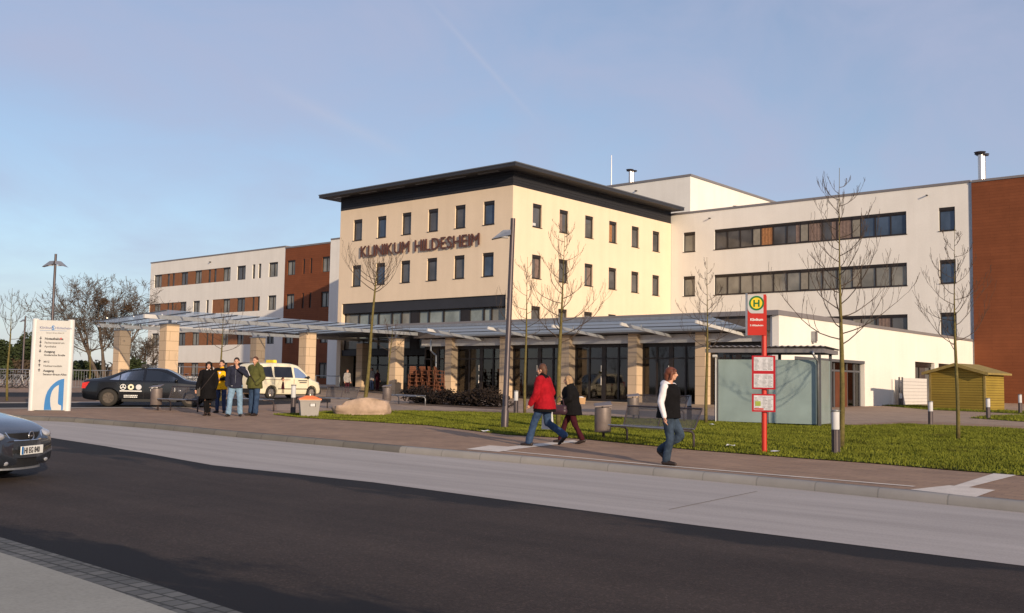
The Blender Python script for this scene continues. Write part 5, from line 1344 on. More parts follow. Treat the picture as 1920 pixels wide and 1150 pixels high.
# small picture of a figure in a dark dress beside the door
m.prism([(-.62+dx, ys, dz) for dx, dz in ((-.10,.50),(.12,.50),(.07,.80),(.05,.88),(-.03,.88),(-.07,.74))], (0,-.003,0)); m.bb(-.66, -.625, ys-.003, ys, .30, .50); m.bb(-.57, -.535, ys-.003, ys, .30, .50); m.build('figure_picture', MAT['cloth_maroon'], van)
m = MB(); m.prism([(-.60+.075*math.cos(k*.5), ys-.001, .98+.085*math.sin(k*.5)) for k in range(12)], (0,-.003,0)); m.build('figure_picture_face', MAT['skin'], van)
m = MB(); m.prism([(-.64+.1*math.cos(k*.35+.5), ys-.002, 1.02+.09*math.sin(k*.35+.5)) for k in range(10)], (0,-.003,0)); m.build('figure_picture_hair', MAT['hair_brown'], van)
m = MB(); rd = random.Random(9)
for zz, a, b in ((.93, .42, 1.0), (.83, .5, .95)):
    x = a
    while x < b: l = rd.uniform(.02, .05); m.bb(x, x+l, ys-.002, ys+.015, zz, zz+.045); x += l+.014
m.build('door_writing', MAT['sign_text'], van)

# ================================================================= dark blue car cut by the left edge of the picture
TO = [(-2.2,.40,.60,.70,.5,.55,.5), (-2.1,.28,.85,.95,.80,.78,.66), (-1.4,.20,.92,1.15,.85,.84,.62), (-.5,.19,.92,1.40,.855,.845,.56), (.0,.19,.91,1.42,.855,.845,.56), (.7,.19,.90,1.25,.855,.84,.62), (1.1,.20,.88,1.02,.85,.83,.72), (1.5,.20,.83,.93,.845,.82,.70), (1.85,.20,.76,.85,.83,.80,.68), (2.05,.21,.70,.765,.80,.765,.64), (2.17,.22,.62,.68,.73,.70,.58), (2.235,.26,.55,.60,.62,.60,.50)]
car = Car(TO); r = .31
fc = g(50, 884, .0); hd = R(-56)
q = at(54, 848, 14.6); hdv = Vector((math.cos(hd), math.sin(hd), 0))
opl = thing('dark_blue_car', 'dark blue car entering from the left edge with number plate HI EG 840', 'car', (q.x-hdv.x*2.26, q.y-hdv.y*2.26, .004), hd)
me = car.body([(-1.3, .85), (1.33, .85)], r); link_mesh(me, 'body', MAT['car_blue'], opl); me.set_sharp_from_angle(angle=R(40))
for x in (-1.3, 1.33):
    for sg in (-1, 1): wheel(opl, x, sg*.75, r, 'steel_galv', sg)
for sg in (-1, 1):
    car.side_patch([(-1.3,.97),(-1.0,1.18),(-.4,1.33),(-.3,.95)], sg).build('side_window', MAT['pane_dark'], opl, smooth=True)
    car.side_patch([(-.2,.95),(-.2,1.34),(.25,1.32),(.6,1.18),(.88,.97)], sg).build('side_window', MAT['pane_dark'], opl, smooth=True)
    m = MB(); m.ell((2.00, sg*.615, .655), (.24, .165, .088), M=Matrix.Rotation(sg*-.55, 3, 'Z')); hl = m.build('headlight', MAT['lamp_clear'], opl, smooth=True)
    m = MB(); m.ell((2.215, sg*.48, .285), (.03, .07, .035)); m.build('fog_lamp', MAT['lamp_clear'], opl, smooth=True)
car.top_patch(.45, 1.06, lambda t: .5+.14*t).build('windscreen', MAT['glass_car'], opl, smooth=True)
def fx(y): return 2.262-.30*(abs(y)/.62)**2.6
def strip(name, mat, y0, y1, z0, z1, dx, th=.02, n=16, par=None):
    m = MB(); vs = []
    for k in range(n+1):
        y = y0+(y1-y0)*k/n; x = fx(y)+dx
        vs += [(x-th, y, z0), (x, y, z0), (x, y, z1), (x-th, y, z1)]
    fs = []
    for k in range(n):
        for j in range(4): fs.append((4*k+j, 4*k+(j+1) % 4, 4*k+4+(j+1) % 4, 4*k+4+j))
    fs += [(3,2,1,0), (4*n, 4*n+1, 4*n+2, 4*n+3)]
    m.add(vs, fs); return m.build(name, MAT[mat], opl if par is None else par)
gr = strip('grille', 'plastic_black', -.40, .40, .60, .70, -.01, .12)
strip('upper_bumper', 'car_blue', -.62, .62, .47, .595, .035, .25)
strip('bumper_strip', 'plastic_black', -.64, .64, .42, .468, .045, .25)
strip('lower_bumper', 'car_blue', -.62, .62, .345, .418, .03, .3)
strip('air_intake', 'plastic_black', -.6, .6, .215, .343, .0, .3)
strip('spoiler_lip', 'steel_galv', -.6, .6, .185, .212, .03, .3)
m = MB(); m.tube([(fx(-.42)+.0, -.43, .715), (fx(-.36)+.02, -.37, .60), (fx(-.2)+.02, -.2, .592), (fx(0)+.02, 0, .59), (fx(.2)+.02, .2, .592), (fx(.36)+.02, .37, .60), (fx(.42)+.0, .43, .715)], .014, 6); m.build('grille_trim', MAT['chrome'], gr)
m = MB(); n = 24
for k in range(n):
    a, b_ = 2*math.pi*k/n, 2*math.pi*(k+1)/n; y0 = .01
    m.tube([(2.285, .062*math.cos(a), .655+.062*math.sin(a)), (2.285, .062*math.cos(b_), .655+.062*math.sin(b_))], .008, 5)
m.prism([(2.28, -.075, .640), (2.28, .03, .648), (2.28, .012, .660), (2.28, .075, .670), (2.28, -.03, .663), (2.28, -.012, .650)], (.012, 0, 0)); m.build('emblem', MAT['chrome'], gr)
m = MB(); m.bb(2.30, 2.315, -.265, .265, .395, .515); pl = m.build('number_plate', MAT['text_white'], opl)
m = MB(); m.bb(2.316, 2.318, -.26, -.215, .40, .51); m.build('plate_band', MAT['sign_blue'], pl)
m = MB(); add_text(m, 'HI EG 840', .112, .003, (2.318, -.205, .415), (0, 1, 0), (0, 0, 1), 'LEFT', .004, .80); m.build('plate_number', MAT['sign_text'], pl)
# ================================================================= people (local: +x right hand side seen from behind, +y the way they face, z up; built at 1.75 m and scaled)
V = Vector
def hand(m, w, d, fwd, curl=.35, sg=1):
    """palm, four unequal fingers and a side thumb growing from wrist w along d"""
    d = V(d).normalized(); f = V(fwd); f = (f-d*f.dot(d)).normalized(); s = d.cross(f)*sg
    m.cap(w, w+d*.085, .024, .030); m.cap(w+d*.04+s*.018, w+d*.085+s*.02, .02, .018); m.cap(w+d*.04-s*.018, w+d*.085-s*.02, .02, .018)
    for k, (o, L) in enumerate(((-.030, .062), (-.010, .075), (.011, .070), (.031, .055))):
        a = w+d*.085+s*o; b = a+(d+f*curl*.6).normalized()*L*.55; c = b+(d+f*curl*1.9).normalized()*L*.5
        m.cap(a, b, .0105, .0098, 8); m.cap(b, c, .0098, .009, 8)
    a = w+d*.03-s*.028; b = a+(d*.8-s*.6+f*.5).normalized()*.04; c = b+(d*.95-s*.1+f*.4).normalized()*.032
    m.cap(a, b, .0125, .011, 8); m.cap(b, c, .011, .0095, 8)
def head(m, hc, fwd, sc=1.0):
    """skull, jaw, nose, ears; returns frame"""
    f = V(fwd).normalized(); up = V((0, 0, 1)); f = (f-up*f.z*.0).normalized(); r = f.cross(up).normalized(); u = r.cross(f)
    M = Matrix((r, f, u)).transposed()
    m.ell(hc+u*.02-f*.012, (.076*sc, .094*sc, .098*sc), M=M); m.ell(hc-u*.035+f*.022, (.058*sc, .068*sc, .075*sc), M=M); m.ell(hc-u*.085+f*.045, (.032*sc, .032*sc, .026*sc), M=M)
    m.cap(hc+u*.012+f*.082, hc-u*.022+f*.106, .011, .016, 8)
    m.ell(hc+u*.028+f*.075, (.05, .02, .013), M=M); m.ell(hc-u*.052+f*.080, (.024, .014, .010), M=M)
    for s in (-1, 1): m.ell(hc+r*s*.077-u*.005-f*.008, (.012, .022, .032), M=M); m.ell(hc+r*s*.042-u*.02+f*.062, (.022, .02, .022), M=M)
    return r, f, u, M
def person(lab, loc, rz, H, J, parts, hairs, face=(0, 1, 0), group=None, skinvox=.0085):
    """J joints: pelvis chest neck head shL shR elL elR wrL wrR hipL hipR knL knR anL anR (+toe directions)"""
    t = thing('person', lab, 'person', loc, rz, group); s = H/1.75; t.scale = (s, s, s)
    J = {k: V(v) for k, v in J.items()}
    b = MB(); hc = J['head']; r, f, u, M = head(b, hc, face)
    b.cap(J['neck']-V((0,0,.03)), hc-u*.05-f*.015, .058, .052)
    b.cap(J['pelvis'], J['chest'], .125, .135); b.cap(J['chest'], J['neck'], .12, .065)
    for sd in 'LR':
        b.cap(J['chest']+V((0,0,.08)), J['sh'+sd], .07, .058); b.cap(J['sh'+sd], J['el'+sd], .05, .038); b.cap(J['el'+sd], J['wr'+sd], .038, .025)
        if ('hide'+sd) not in parts: hand(b, J['wr'+sd], J['wr'+sd]-J['el'+sd] if ('hd'+sd) not in J else J['hd'+sd], face, parts.get('curl', .35), 1 if sd == 'L' else -1)
        b.cap(J['pelvis'], J['hip'+sd], .12, .095); b.cap(J['hip'+sd], J['kn'+sd], .085, .056); b.cap(J['kn'+sd], J['an'+sd], .054, .035); b.cap(J['an'+sd], J['an'+sd]+J['toe'+sd]*.06-V((0,0,.035)), .034, .028)
    blob(b, 'body', MAT['skin'], t, skinvox, 3)
    # face details
    m = MB()
    for sd in (-1, 1): m.ell(hc+r*sd*.031+u*.012+f*.083, (.010, .006, .006), 8, 6, M)
    m.build('eyes', MAT['eye'], t, smooth=True)
    m = MB(); m.ell(hc-u*.053+f*.092, (.020, .005, .005), 8, 6, M); m.build('mouth', MAT['lip'], t, smooth=True)
    m = MB(); hairs(m, hc, r, f, u, M); blob(m, 'hair', MAT[parts['hair']], t, .010, 2)
    # trousers
    m = MB(); wf = parts.get('leg', 1.0)
    m.cap(J['pelvis']+V((0,0,.02)), J['pelvis']+V((0,0,-.04)), .135, .13)
    for sd in 'LR':
        m.cap(J['pelvis'], J['hip'+sd], .125, .105*wf); m.cap(J['hip'+sd], J['kn'+sd], .100*wf, .072*wf); m.cap(J['kn'+sd], J['an'+sd]+V((0,0,.02)), .070*wf, parts.get('hem', .062)*wf)
    o = blob(m, 'trousers', MAT[parts['trousers']], t, .013, 4)
    for sd in 'LR':
        m = MB(); a, d = J['an'+sd], J['toe'+sd]
        m.cap(a+V((0,0,.03)), a-V((0,0,.03)), .048, .046); m.cap(a-d*.05-V((0,0,.045)), a+d*.08-V((0,0,.05)), .044, .044); m.cap(a+d*.06-V((0,0,.045)), a+d*.17-V((0,0,.058)), .044, .032)
        if parts.get('heel'): m.cap(a-d*.06-V((0,0,.05)), a-d*.065-V((0,0,.085)), .03, .016)
        blob(m, 'shoe', MAT[parts.get('shoes', 'leather_dark')], t, .011, 3)
    return t, J, (hc, r, f, u, M)
def torso(m, J, w=1.0, hem=None, flare=1.0, d=1.0):
    """jacket trunk: stacked ellipse loft between hem and shoulders"""
    P_, C_, N_ = J['pelvis'], J['chest'], J['neck']
    sh = (J['shL']+J['shR'])/2; ax = (J['shR']-J['shL']).normalized(); ay = V((0,0,1)).cross(ax).normalized()
    hem = hem if hem is not None else P_.z-.10
    lev = [(hem, .178*flare, .140*flare), (P_.z, .172*(1+flare)/2, .135*(1+flare)/2), ((P_.z+C_.z)/2, .165, .125), (C_.z, .185, .135), (sh.z-.05, .19, .12), (sh.z+.01, .16, .10), (N_.z-.005, .075, .075)]
    rows = []; n = 20
    for z, a, b in lev:
        q = (z-P_.z)/(N_.z-P_.z); c = P_.lerp(N_, max(0, min(1, q))); c = V((c.x, c.y, z))
        rows.append([c+ax*a*w*math.cos(2*math.pi*k/n)+ay*b*w*d*math.sin(2*math.pi*k/n) for k in range(n)])
    vs = [v for q in rows for v in q]; fs = [(i*n+k, i*n+(k+1) % n, (i+1)*n+(k+1) % n, (i+1)*n+k) for i in range(len(rows)-1) for k in range(n)]
    fs += [tuple(range(n-1, -1, -1)), tuple((len(rows)-1)*n+k for k in range(n))]
    m.add(vs, fs)
def sleeve(m, J, sd, r=1.0, cuff=True):
    m.cap(J['chest'].lerp(J['sh'+sd], .75)+V((0,0,.04)), J['sh'+sd], .085*r, .076*r); m.cap(J['sh'+sd], J['el'+sd], .074*r, .060*r); m.cap(J['el'+sd], J['wr'+sd], .059*r, .045*r)
def sleeve2(m, J, sd):
    m.cap(J['sh'+sd], J['el'+sd], .072, .060); m.cap(J['el'+sd], J['wr'+sd], .059, .046)
def stand(**kw):
    J = dict(pelvis=(0,0,.95), chest=(0,0,1.27), neck=(0,-.01,1.47), head=(0,.025,1.625), shL=(-.19,0,1.41), shR=(.19,0,1.41), elL=(-.25,-.02,1.13), elR=(.25,-.02,1.13), wrL=(-.26,.06,.88), wrR=(.26,.06,.88),
             hipL=(-.095,0,.90), hipR=(.095,0,.90), knL=(-.11,.02,.50), knR=(.11,.02,.50), anL=(-.12,-.01,.09), anR=(.12,-.01,.09), toeL=(-.25,.97,0), toeR=(.25,.97,0))
    J.update(kw); return J
def short_hair(thick=.012, back=0):
    def fn(m, hc, r, f, u, M):
        m.ell(hc+u*.042-f*.024, (.083+thick*.3, .094+thick*.2, .090+thick), M=M); m.ell(hc-u*.02-f*.05, (.075, .065, .075), M=M)
    return fn
def bob(m, hc, r, f, u, M):
    m.ell(hc+u*.04-f*.02, (.092, .104, .095), M=M)
    for s in (-1, 1):
        m.cap(hc+r*s*.07+u*.02+f*.005, hc+r*s*.078-u*.085-f*.01, .034, .026); m.cap(hc+r*s*.055+u*.07+f*.06, hc+r*s*.078+u*.01+f*.055, .026, .018)
    m.cap(hc-f*.07, hc-f*.07-u*.12, .07, .05); m.cap(hc+u*.085+f*.045, hc+r*.05+u*.06+f*.085, .03, .016)
def longh(m, hc, r, f, u, M):
    m.ell(hc+u*.035-f*.022, (.090, .102, .095), M=M); m.cap(hc-f*.06, hc-f*.065-u*.16, .078, .06)
    for s in (-1, 1): m.cap(hc+r*s*.066+u*.02, hc+r*s*.07-u*.13-f*.02, .034, .03)
def azrz(v): return math.atan2(v.y, v.x)-math.pi/2
RIGHT, LEFT_, CAM_, AWAY = IMGR, -IMGR, TOCAM, -TOCAM
def foot(px, py): return g(px, py)
def hgt(px, py, top, k=1.0):
    p = g(px, py); return (py-top)*((p-V((0,0,CAMH))).dot(_f))/FPX*k

# ---- woman in the long black hooded coat
p = foot(388, 779.5); H = hgt(388, 779.5, 680)
t, J, fr = person('person in long black hooded coat and black trousers standing leftmost of the group', p, azrz(CAM_+RIGHT*.25), H, stand(anL=(-.06,0,.09), anR=(.05,.03,.09), knL=(-.07,.02,.5), knR=(.06,.03,.5), elL=(-.27,.0,1.14), wrL=(-.24,.12,.92), elR=(.29,.02,1.14), wrR=(.34,.12,.86)),
    dict(hair='hair_dark', trousers='cloth_black', leg=.85, hideL=1), short_hair(.02), group=None)
m = MB(); torso(m, J, 1.22, .55, 1.35, 1.25); sleeve(m, J, 'L', 1.3); sleeve(m, J, 'R', 1.3); m.cap(J['neck'], J['neck']+V((0,0,.05)), .10, .09); blob(m, 'coat', MAT['cloth_black'], t, .014, 4)
hc, r, f, u, M = fr; m = MB(); m.ell(hc+u*.03-f*.045, (.115, .115, .13), M=M); m.cap(hc-f*.06, hc-f*.05-u*.14, .10, .12); blob(m, 'hood', MAT['cloth_black'], t, .012, 3)
m = MB(); m.cap(hc-u*.115+f*.03-r*.05, hc-u*.115+f*.03+r*.05, .026, .026); blob(m, 'scarf', MAT['cloth_white'], t, .01, 2)
m = MB(); m.tube([J['shL']+V((0,.16,.02)), V((0,.24,1.15)), V((.22,.22,.85))], .012, 5); m.box((.28,.14,.76), (.10,.26,.24)); m.build('shoulder_bag', MAT['leather_dark'], t)
# ---- yellow jacket
p = foot(413, 774.5); H = hgt(413, 774.5, 676)
t, J, fr = person('person in yellow jacket with black shoulders half hidden behind the navy jacket', p, azrz(CAM_+LEFT_*.1), H, stand(elL=(-.24,.06,1.16), wrL=(-.06,.22,1.12), hdL=(1,.1,.1)), dict(hair='hair_dark', trousers='jeans_dark', hideR=1), short_hair(.012))
m = MB(); torso(m, J, 1.08, .78, 1.1); m.cap(J['neck'], J['neck']+V((0,.01,.03)), .08, .075); blob(m, 'jacket', MAT['cloth_yellow'], t, .014, 4)
m = MB(); sleeve(m, J, 'L', 1.1); sleeve(m, J, 'R', 1.1); m.ell(J['chest']+V((0,-.01,.16)), (.205,.150,.07)); blob(m, 'jacket_yoke', MAT['cloth_black'], t, .014, 3)
m = MB(); m.prism([(-.05,.165,1.36), (.05,.165,1.36), (.0,.185,1.27)], (0,.008,0)); m.build('collar', MAT['cloth_white'], t)
# ---- navy jacket, hand at chin
p = foot(440, 781); H = hgt(440, 781, 671)
t, J, fr = person('person in navy zip jacket and light jeans with one hand raised to the mouth', p, azrz(CAM_+RIGHT*.15), H, stand(shL=(-.2,0,1.41), elL=(-.33,.10,1.22), wrL=(-.10,.21,1.40), hdL=(.55,-.25,.8), elR=(.26,-.02,1.14), wrR=(.25,.1,.92), anL=(-.15,-.04,.09), knL=(-.13,.0,.5), anR=(.17,.10,.09), knR=(.14,.10,.5)),
    dict(hair='hair_dark', trousers='jeans_light', leg=1.1, hem=.075, hideR=1, curl=.9), short_hair(.008))
m = MB(); torso(m, J, 1.12, .84, 1.05, 1.05); sleeve(m, J, 'L', 1.15); sleeve(m, J, 'R', 1.15); m.cap(J['neck'], J['neck']+V((0,0,.04)), .085, .08); blob(m, 'jacket', MAT['cloth_navy'], t, .014, 4)
m = MB()
for s, o in (('L', .03), ('L', -.03)):
    a, b_, c = J['sh'+s]+V((0,o,.085)), J['el'+s]+V((-.075,o,.0)), J['wr'+s]+V((-.02,.052+o*.3,.02)); m.tube([J['neck'].lerp(a,.5)+V((0,0,.03)), a, a.lerp(b_,.5)+V((-.035,0,.01)), b_], .007, 5)
a = J['shR']+V((0,.02,.085)); m.tube([J['neck'].lerp(a,.5)+V((0,.03,.03)), a, J['elR'].lerp(a,.5)+V((.05,.02,0))], .007, 5)
m.build('sleeve_stripe', MAT['cloth_white'], t)
m = MB(); m.tube([(0,.15,.87), (0,.155,1.1), (0,.15,1.3), (0,.11,1.43)], .006, 5); m.bb(.06,.12,.150,.158,.90,.915); m.build('zip', MAT['steel_galv'], t)
# ---- olive jacket
p = foot(476, 779.5); H = hgt(476, 779.5, 669)
t, J, fr = person('person in olive green jacket with dark shoulder strap, hands in pockets', p, azrz(CAM_*.8+LEFT_*.55), H, stand(pelvis=(0,0,.95), elL=(-.29,-.05,1.13), wrL=(-.21,.12,.95), elR=(.29,-.07,1.13), wrR=(.21,.10,.95), anR=(.14,.0,.09), anL=(-.13,.06,.09)),
    dict(hair='hair_brown', trousers='jeans_blue', leg=1.1, hem=.07, hideL=1, hideR=1), short_hair(.002), face=(-.35, .94, -.05))
m = MB(); torso(m, J, 1.28, .80, 1.05, 1.2); sleeve(m, J, 'L', 1.3); sleeve(m, J, 'R', 1.3); m.cap(J['neck']+V((0,-.04,0)), J['neck']+V((0,-.03,.04)), .10, .09); blob(m, 'jacket', MAT['cloth_olive'], t, .014, 4)
m = MB(); m.tube([J['shR']+V((-.09,-.02,.085)), J['shR']+V((-.10,.14,-.02)), V((0,.20,1.2)), V((-.16,.17,1.0)), V((-.23,.05,.9))], .014, 5); m.build('strap', MAT['leather_dark'], t)

# ---- red jacket walking left, seen from behind
p = foot(1020, 837.5); H = hgt(1018, 837.5, 683)
W_ = LEFT_*.80+AWAY*.42
t, J, fr = person('person in red jacket and blue jeans walking left with back to the road', p, azrz(W_), H, stand(pelvis=(0,0,.93), chest=(0,.03,1.26), neck=(0,.05,1.46), head=(0,.085,1.615), shL=(-.2,.02,1.40), shR=(.19,.04,1.40), elL=(-.29,.06,1.13), wrL=(-.27,.20,.90), elR=(.27,-.04,1.14), wrR=(.25,.08,.90),
    hipL=(-.09,.02,.89), hipR=(.09,-.01,.89), knL=(-.10,.20,.50), anL=(-.11,.30,.09), toeL=(-.1,1,0), knR=(.10,-.03,.50), anR=(.10,-.42,.24), toeR=(.1,.72,-.68)),
    dict(hair='hair_brown', trousers='jeans_blue', hem=.075, leg=1.08), lambda m, hc, r, f, u, M: (short_hair(.02)(m, hc, r, f, u, M), m.cap(hc-f*.06, hc-f*.06-u*.1, .07, .055)), face=(-.12, .99, -.03))
m = MB(); torso(m, J, 1.28, .79, 1.15, 1.22); sleeve(m, J, 'L', 1.3); sleeve(m, J, 'R', 1.3); blob(m, 'jacket', MAT['cloth_red'], t, .014, 4)
m = MB(); m.cap(J['neck']+V((-.06,-.05,-.01)), J['neck']+V((.06,-.05,-.01)), .07, .07); m.cap(J['neck'], J['neck']+V((0,.0,.05)), .085, .08); blob(m, 'hood_lining', MAT['cloth_black'], t, .013, 3)
m = MB(); m.ell(J['neck']+V((0,-.10,-.10)), (.13,.07,.11)); blob(m, 'hood', MAT['cloth_red'], t, .013, 3)
m = MB(); torso(m, J, 1.26, .735, 1.15, 1.2); m2 = blob(m, 'pullover', MAT['cloth_black'], t, .015, 3)
for v in m2.data.vertices:
    if v.co.z > .84: v.co.x *= .8; v.co.y *= .8
# white carrier bag at the far hand
bagp = p+V((0,0,0))+ (Matrix.Rotation(azrz(W_), 3, 'Z') @ V((.27,.06,.36)))
t2 = thing('shopping_bag', 'white carrier bag hanging at the side of the person in red', 'bag', bagp, azrz(W_))
m = MB(); m.prism([(0,-.14,0),(0,.14,0),(.0,.12,.42),(0,-.10,.40)], (.05,0,0)); m.prism([(0.02,-.05,.4),(0.02,.06,.4),(.02,.03,.54),(.02,-.02,.54)], (.01,0,0)); m.build('bag', MAT['bag_white'], t2)
# ---- woman in black coat, maroon trousers
p = foot(1071, 832); H = hgt(1070, 832, 703)
W_ = LEFT_*.9+AWAY*.25
t, J, fr = person('person with blond hair in black coat and maroon trousers walking left carrying a handbag', p, azrz(W_), H, stand(pelvis=(0,0,.93), chest=(0,.03,1.26), neck=(0,.06,1.45), head=(0,.11,1.60), shL=(-.17,.03,1.39), shR=(.17,.03,1.39), elL=(-.24,.0,1.14), wrL=(-.22,.19,1.04), elR=(.23,.02,1.14), wrR=(.2,.24,1.06),
    hipL=(-.085,.0,.89), hipR=(.085,.0,.89), knL=(-.08,-.10,.5), anL=(-.08,-.30,.12), toeL=(-.05,.93,-.3), knR=(.08,.18,.50), anR=(.08,.30,.10), toeR=(.05,1,0)),
    dict(hair='hair_blond', trousers='cloth_maroon', hem=.07, leg=1.0, heel=1, curl=.9), longh, face=(.1, .99, -.08))
m = MB(); torso(m, J, 1.26, .72, 1.18, 1.35); sleeve(m, J, 'L', 1.35); sleeve(m, J, 'R', 1.35); m.cap(J['neck']+V((0,-.04,-.02)), J['neck']+V((0,-.03,.03)), .095, .085); blob(m, 'coat', MAT['cloth_black'], t, .014, 4)
bq = p+(Matrix.Rotation(azrz(W_), 3, 'Z') @ V((-.33,.22,.66)))
t2 = thing('handbag', 'purple brown leather handbag hanging between the red jacket and the black coat', 'bag', bq, azrz(W_))
m = MB(); m.cap((0,-.11,.08), (0,.11,.08), .085, .085); m.cap((0,-.12,.16), (0,.12,.16), .06, .06); blob(m, 'pouch', MAT['leather_bag'], t2, .012, 3)
m = MB(); m.tube([(0,-.12,.18),(0.03,-.08,.34),(.05,0,.42),(.03,.08,.34),(0,.12,.18)], .012, 6); m.build('strap', MAT['leather_bag'], t2)
bq = p+(Matrix.Rotation(azrz(W_), 3, 'Z') @ V((.20,-.17,.90)))
t2 = thing('parcel', 'tan paper parcel held behind the person in the black coat', 'parcel', bq, azrz(W_)+.3)
m = MB(); m.add([(-.07,-.09,0),(.07,-.09,0),(.07,.09,0),(-.07,.09,0),(-.08,-.11,.15),(.08,-.11,.15),(.08,.11,.15),(-.08,.11,.15)], [(0,3,2,1),(0,1,5,4),(1,2,6,5),(2,3,7,6),(3,0,4,7)]); m.build('box', MAT['parcel_tan'], t2)
m = MB(); m.ell((0,0,.13), (.07,.09,.045)); m.build('wrapping', MAT['bag_white'], t2)

# ---- young man in black vest with white sleeves
p = foot(1253, 872.5); H = hgt(1253, 872.5, 689)
W_ = RIGHT*.86+CAM_*.42
t, J, fr = person('young person in black vest over white hooded top, walking right along the kerb', p, azrz(W_), H, stand(pelvis=(0,.0,.94), chest=(0,.0,1.27), neck=(0,.01,1.46), head=(0,.05,1.625), shL=(-.19,.02,1.40), shR=(.20,-.02,1.40), elR=(.26,-.06,1.12), wrR=(.26,.0,.87), elL=(-.27,-.06,1.13), wrL=(-.20,.08,.93),
    hipL=(-.09,.02,.90), hipR=(.09,.0,.90), knL=(-.09,.20,.53), anL=(-.07,-.16,.25), toeL=(0,.75,-.66), knR=(.08,.06,.49), anR=(.06,-.02,.09), toeR=(.12,.99,0)),
    dict(hair='hair_auburn', trousers='jeans_worn', hem=.07, leg=1.1, shoes='leather_dark', hideL=1), bob, face=(-.25, .96, .02))
m = MB(); torso(m, J, 1.30, .84, 1.02, 1.18); m.cap(J['chest'].lerp(J['shL'],.7), J['shL'].lerp(J['chest'],.15), .085, .075); m.cap(J['chest'].lerp(J['shR'],.7), J['shR'].lerp(J['chest'],.15), .085, .075); blob(m, 'vest', MAT['cloth_black'], t, .013, 4)
sleeve2(m := MB(), J, 'R'); blob(m, 'sleeve', MAT['cloth_white'], t, .012, 3)
sleeve2(m := MB(), J, 'L'); blob(m, 'sleeve', MAT['cloth_white'], t, .012, 3)
m = MB(); N_ = J['neck']; m.cap(N_+V((-.06,-.06,.0)), N_+V((.07,-.06,.0)), .055, .055); m.ell(N_+V((0,-.10,-.005)), (.11,.06,.06)); m.cap(N_+V((.085,-.02,.0)), N_+V((.05,.09,-.06)), .04, .028); m.cap(N_+V((-.085,-.02,.0)), N_+V((-.05,.09,-.06)), .04, .028); blob(m, 'hood', MAT['cloth_white'], t, .012, 3)
m = MB(); m.tube([(0,.145,.88), (0,.155,1.12), (0,.15,1.28), (0,.115,1.40)], .006, 5); m.build('zip', MAT['steel_dark'], t)

# ---- people by the entrance
for px, py, top, jm, tm, hm, dr, lab in ((650, 738, 693, 'cloth_grey', 'cloth_maroon', 'hair_brown', CAM_+RIGHT, 'person in grey top and dark red trousers by the white pier at the entrance'), (697, 733, 690, 'cloth_grey', 'jeans_dark', 'hair_dark', LEFT_+CAM_, 'person in pale grey jacket standing in the entrance shade'), (707, 733.5, 694, 'cloth_maroon', 'cloth_maroon', 'hair_blond', AWAY+RIGHT, 'person in dark red coat in the entrance shade')):
    p = g(px, py); t, J, fr = person(lab, p, azrz(dr), hgt(px, py, top), stand(), dict(hair=hm, trousers=tm), short_hair(.015), skinvox=.012)
    m = MB(); torso(m, J, 1.1, .80, 1.1); sleeve(m, J, 'L', 1.1); sleeve(m, J, 'R', 1.1); m.cap(J['neck'], J['neck']+V((0,0,.03)), .08, .075); blob(m, 'jacket', MAT[jm], t, .016, 4)
# ================================================================= camera, sun, sky
cam = bpy.data.cameras.new('camera'); co = bpy.data.objects.new('camera', cam); COL.objects.link(co)
Mx = Matrix((( _r.x, _u.x, -_f.x, 0), (_r.y, _u.y, -_f.y, 0), (_r.z, _u.z, -_f.z, CAMH), (0, 0, 0, 1)))
co.matrix_world = Mx
cam.sensor_fit = 'HORIZONTAL'; cam.sensor_width = 36; cam.lens = 36*FPX/1920; cam.clip_end = 3000; cam.clip_start = .05
scene.camera = co
SUN_EL, SUN_AZ = R(14), math.atan2(-.92, -.39)
sv = Vector((math.cos(SUN_EL)*math.cos(SUN_AZ), math.cos(SUN_EL)*math.sin(SUN_AZ), math.sin(SUN_EL)))
sl = bpy.data.lights.new('sun', 'SUN'); so = bpy.data.objects.new('sun', sl); COL.objects.link(so)
sl.energy = SUN_E = 3.3; sl.angle = R(.55); sl.color = (1.0, .785, .545)
so.rotation_euler = (-sv).to_track_quat('-Z', 'Y').to_euler(); so.location = sv*100
w = bpy.data.worlds.new('World'); scene.world = w; w.use_nodes = True
nt = w.node_tree; bg = nt.nodes['Background']
sky = N(nt, 'ShaderNodeTexSky'); sky.sky_type = 'NISHITA'; sky.sun_disc = False
sky.sun_elevation = SUN_EL; sky.sun_rotation = math.pi/2-SUN_AZ; sky.altitude = 80; sky.air_density = 1.0; sky.dust_density = .2; sky.ozone_density = 2.2
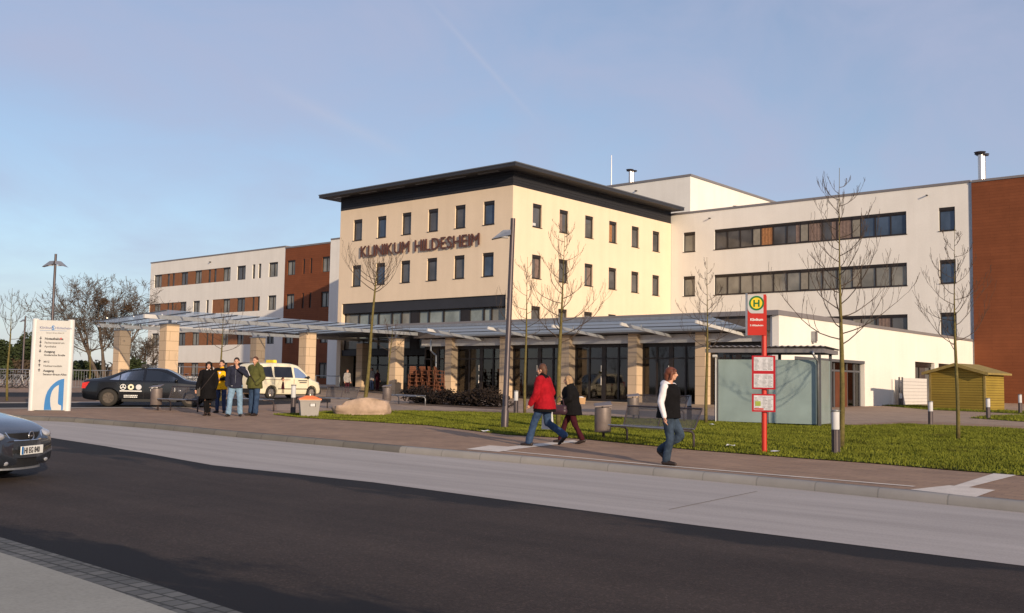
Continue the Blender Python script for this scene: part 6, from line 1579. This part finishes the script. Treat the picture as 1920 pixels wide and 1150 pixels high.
# thin veil of high cirrus drawn out in streaks
tc = N(nt, 'ShaderNodeTexCoord'); mp = N(nt, 'ShaderNodeMapping'); mp.inputs['Rotation'].default_value = (.35, .2, .9); mp.inputs['Scale'].default_value = (1.0, 4.5, 6.0)
nt.links.new(tc.outputs['Generated'], mp.inputs[0])
n1 = N(nt, 'ShaderNodeTexNoise', i_Scale=1.6, i_Detail=7.0, i_Roughness=.55); n1.inputs['Distortion'].default_value = .4; nt.links.new(mp.outputs[0], n1.inputs['Vector'])
r1 = ramp(nt, n1.outputs['Fac'], [(.30, (.38,.38,.38)), (.70, (.88,.88,.88))])
skyc = mixc(nt, r1.outputs[0], sky.outputs[0], (3.05, 3.3, 4.5))
# two old, spread-out vapour trails
def trail(cur, a, b, w, k):
    d0, d1 = (at(*a, 1)-Vector((0,0,CAMH))).normalized(), (at(*b, 1)-Vector((0,0,CAMH))).normalized()
    nrm = d0.cross(d1).normalized(); mid = (d0+d1).normalized(); half = d0.angle(d1)/2
    dt = N(nt, 'ShaderNodeVectorMath', operation='DOT_PRODUCT'); nt.links.new(tc.outputs['Generated'], dt.inputs[0]); dt.inputs[1].default_value = nrm
    ab = N(nt, 'ShaderNodeMath', operation='ABSOLUTE'); nt.links.new(dt.outputs['Value'], ab.inputs[0])
    e = ramp(nt, ab.outputs[0], [(0.0, (1,1,1)), (w, (0,0,0))])
    dm = N(nt, 'ShaderNodeVectorMath', operation='DOT_PRODUCT'); nt.links.new(tc.outputs['Generated'], dm.inputs[0]); dm.inputs[1].default_value = mid
    e2 = ramp(nt, dm.outputs['Value'], [(math.cos(half), (0,0,0)), (math.cos(half*.5), (1,1,1))])
    mu = N(nt, 'ShaderNodeMath', operation='MULTIPLY'); nt.links.new(e.outputs[0], mu.inputs[0]); nt.links.new(e2.outputs[0], mu.inputs[1])
    m2 = N(nt, 'ShaderNodeMath', operation='MULTIPLY'); nt.links.new(mu.outputs[0], m2.inputs[0]); m2.inputs[1].default_value = k
    return mixc(nt, m2.outputs[0], cur, (4.2, 4.1, 4.7))
skyc = trail(skyc, (800, 0), (1000, 220), .004, .16); skyc = trail(skyc, (480, 150), (780, 300), .010, .20)
nt.links.new(skyc, bg.inputs['Color']); bg.inputs['Strength'].default_value = .10
vs = scene.view_settings; vs.view_transform = 'Standard'; vs.look = 'None'; vs.exposure = 0.55; vs.gamma = 1.0; vs.use_curve_mapping = False
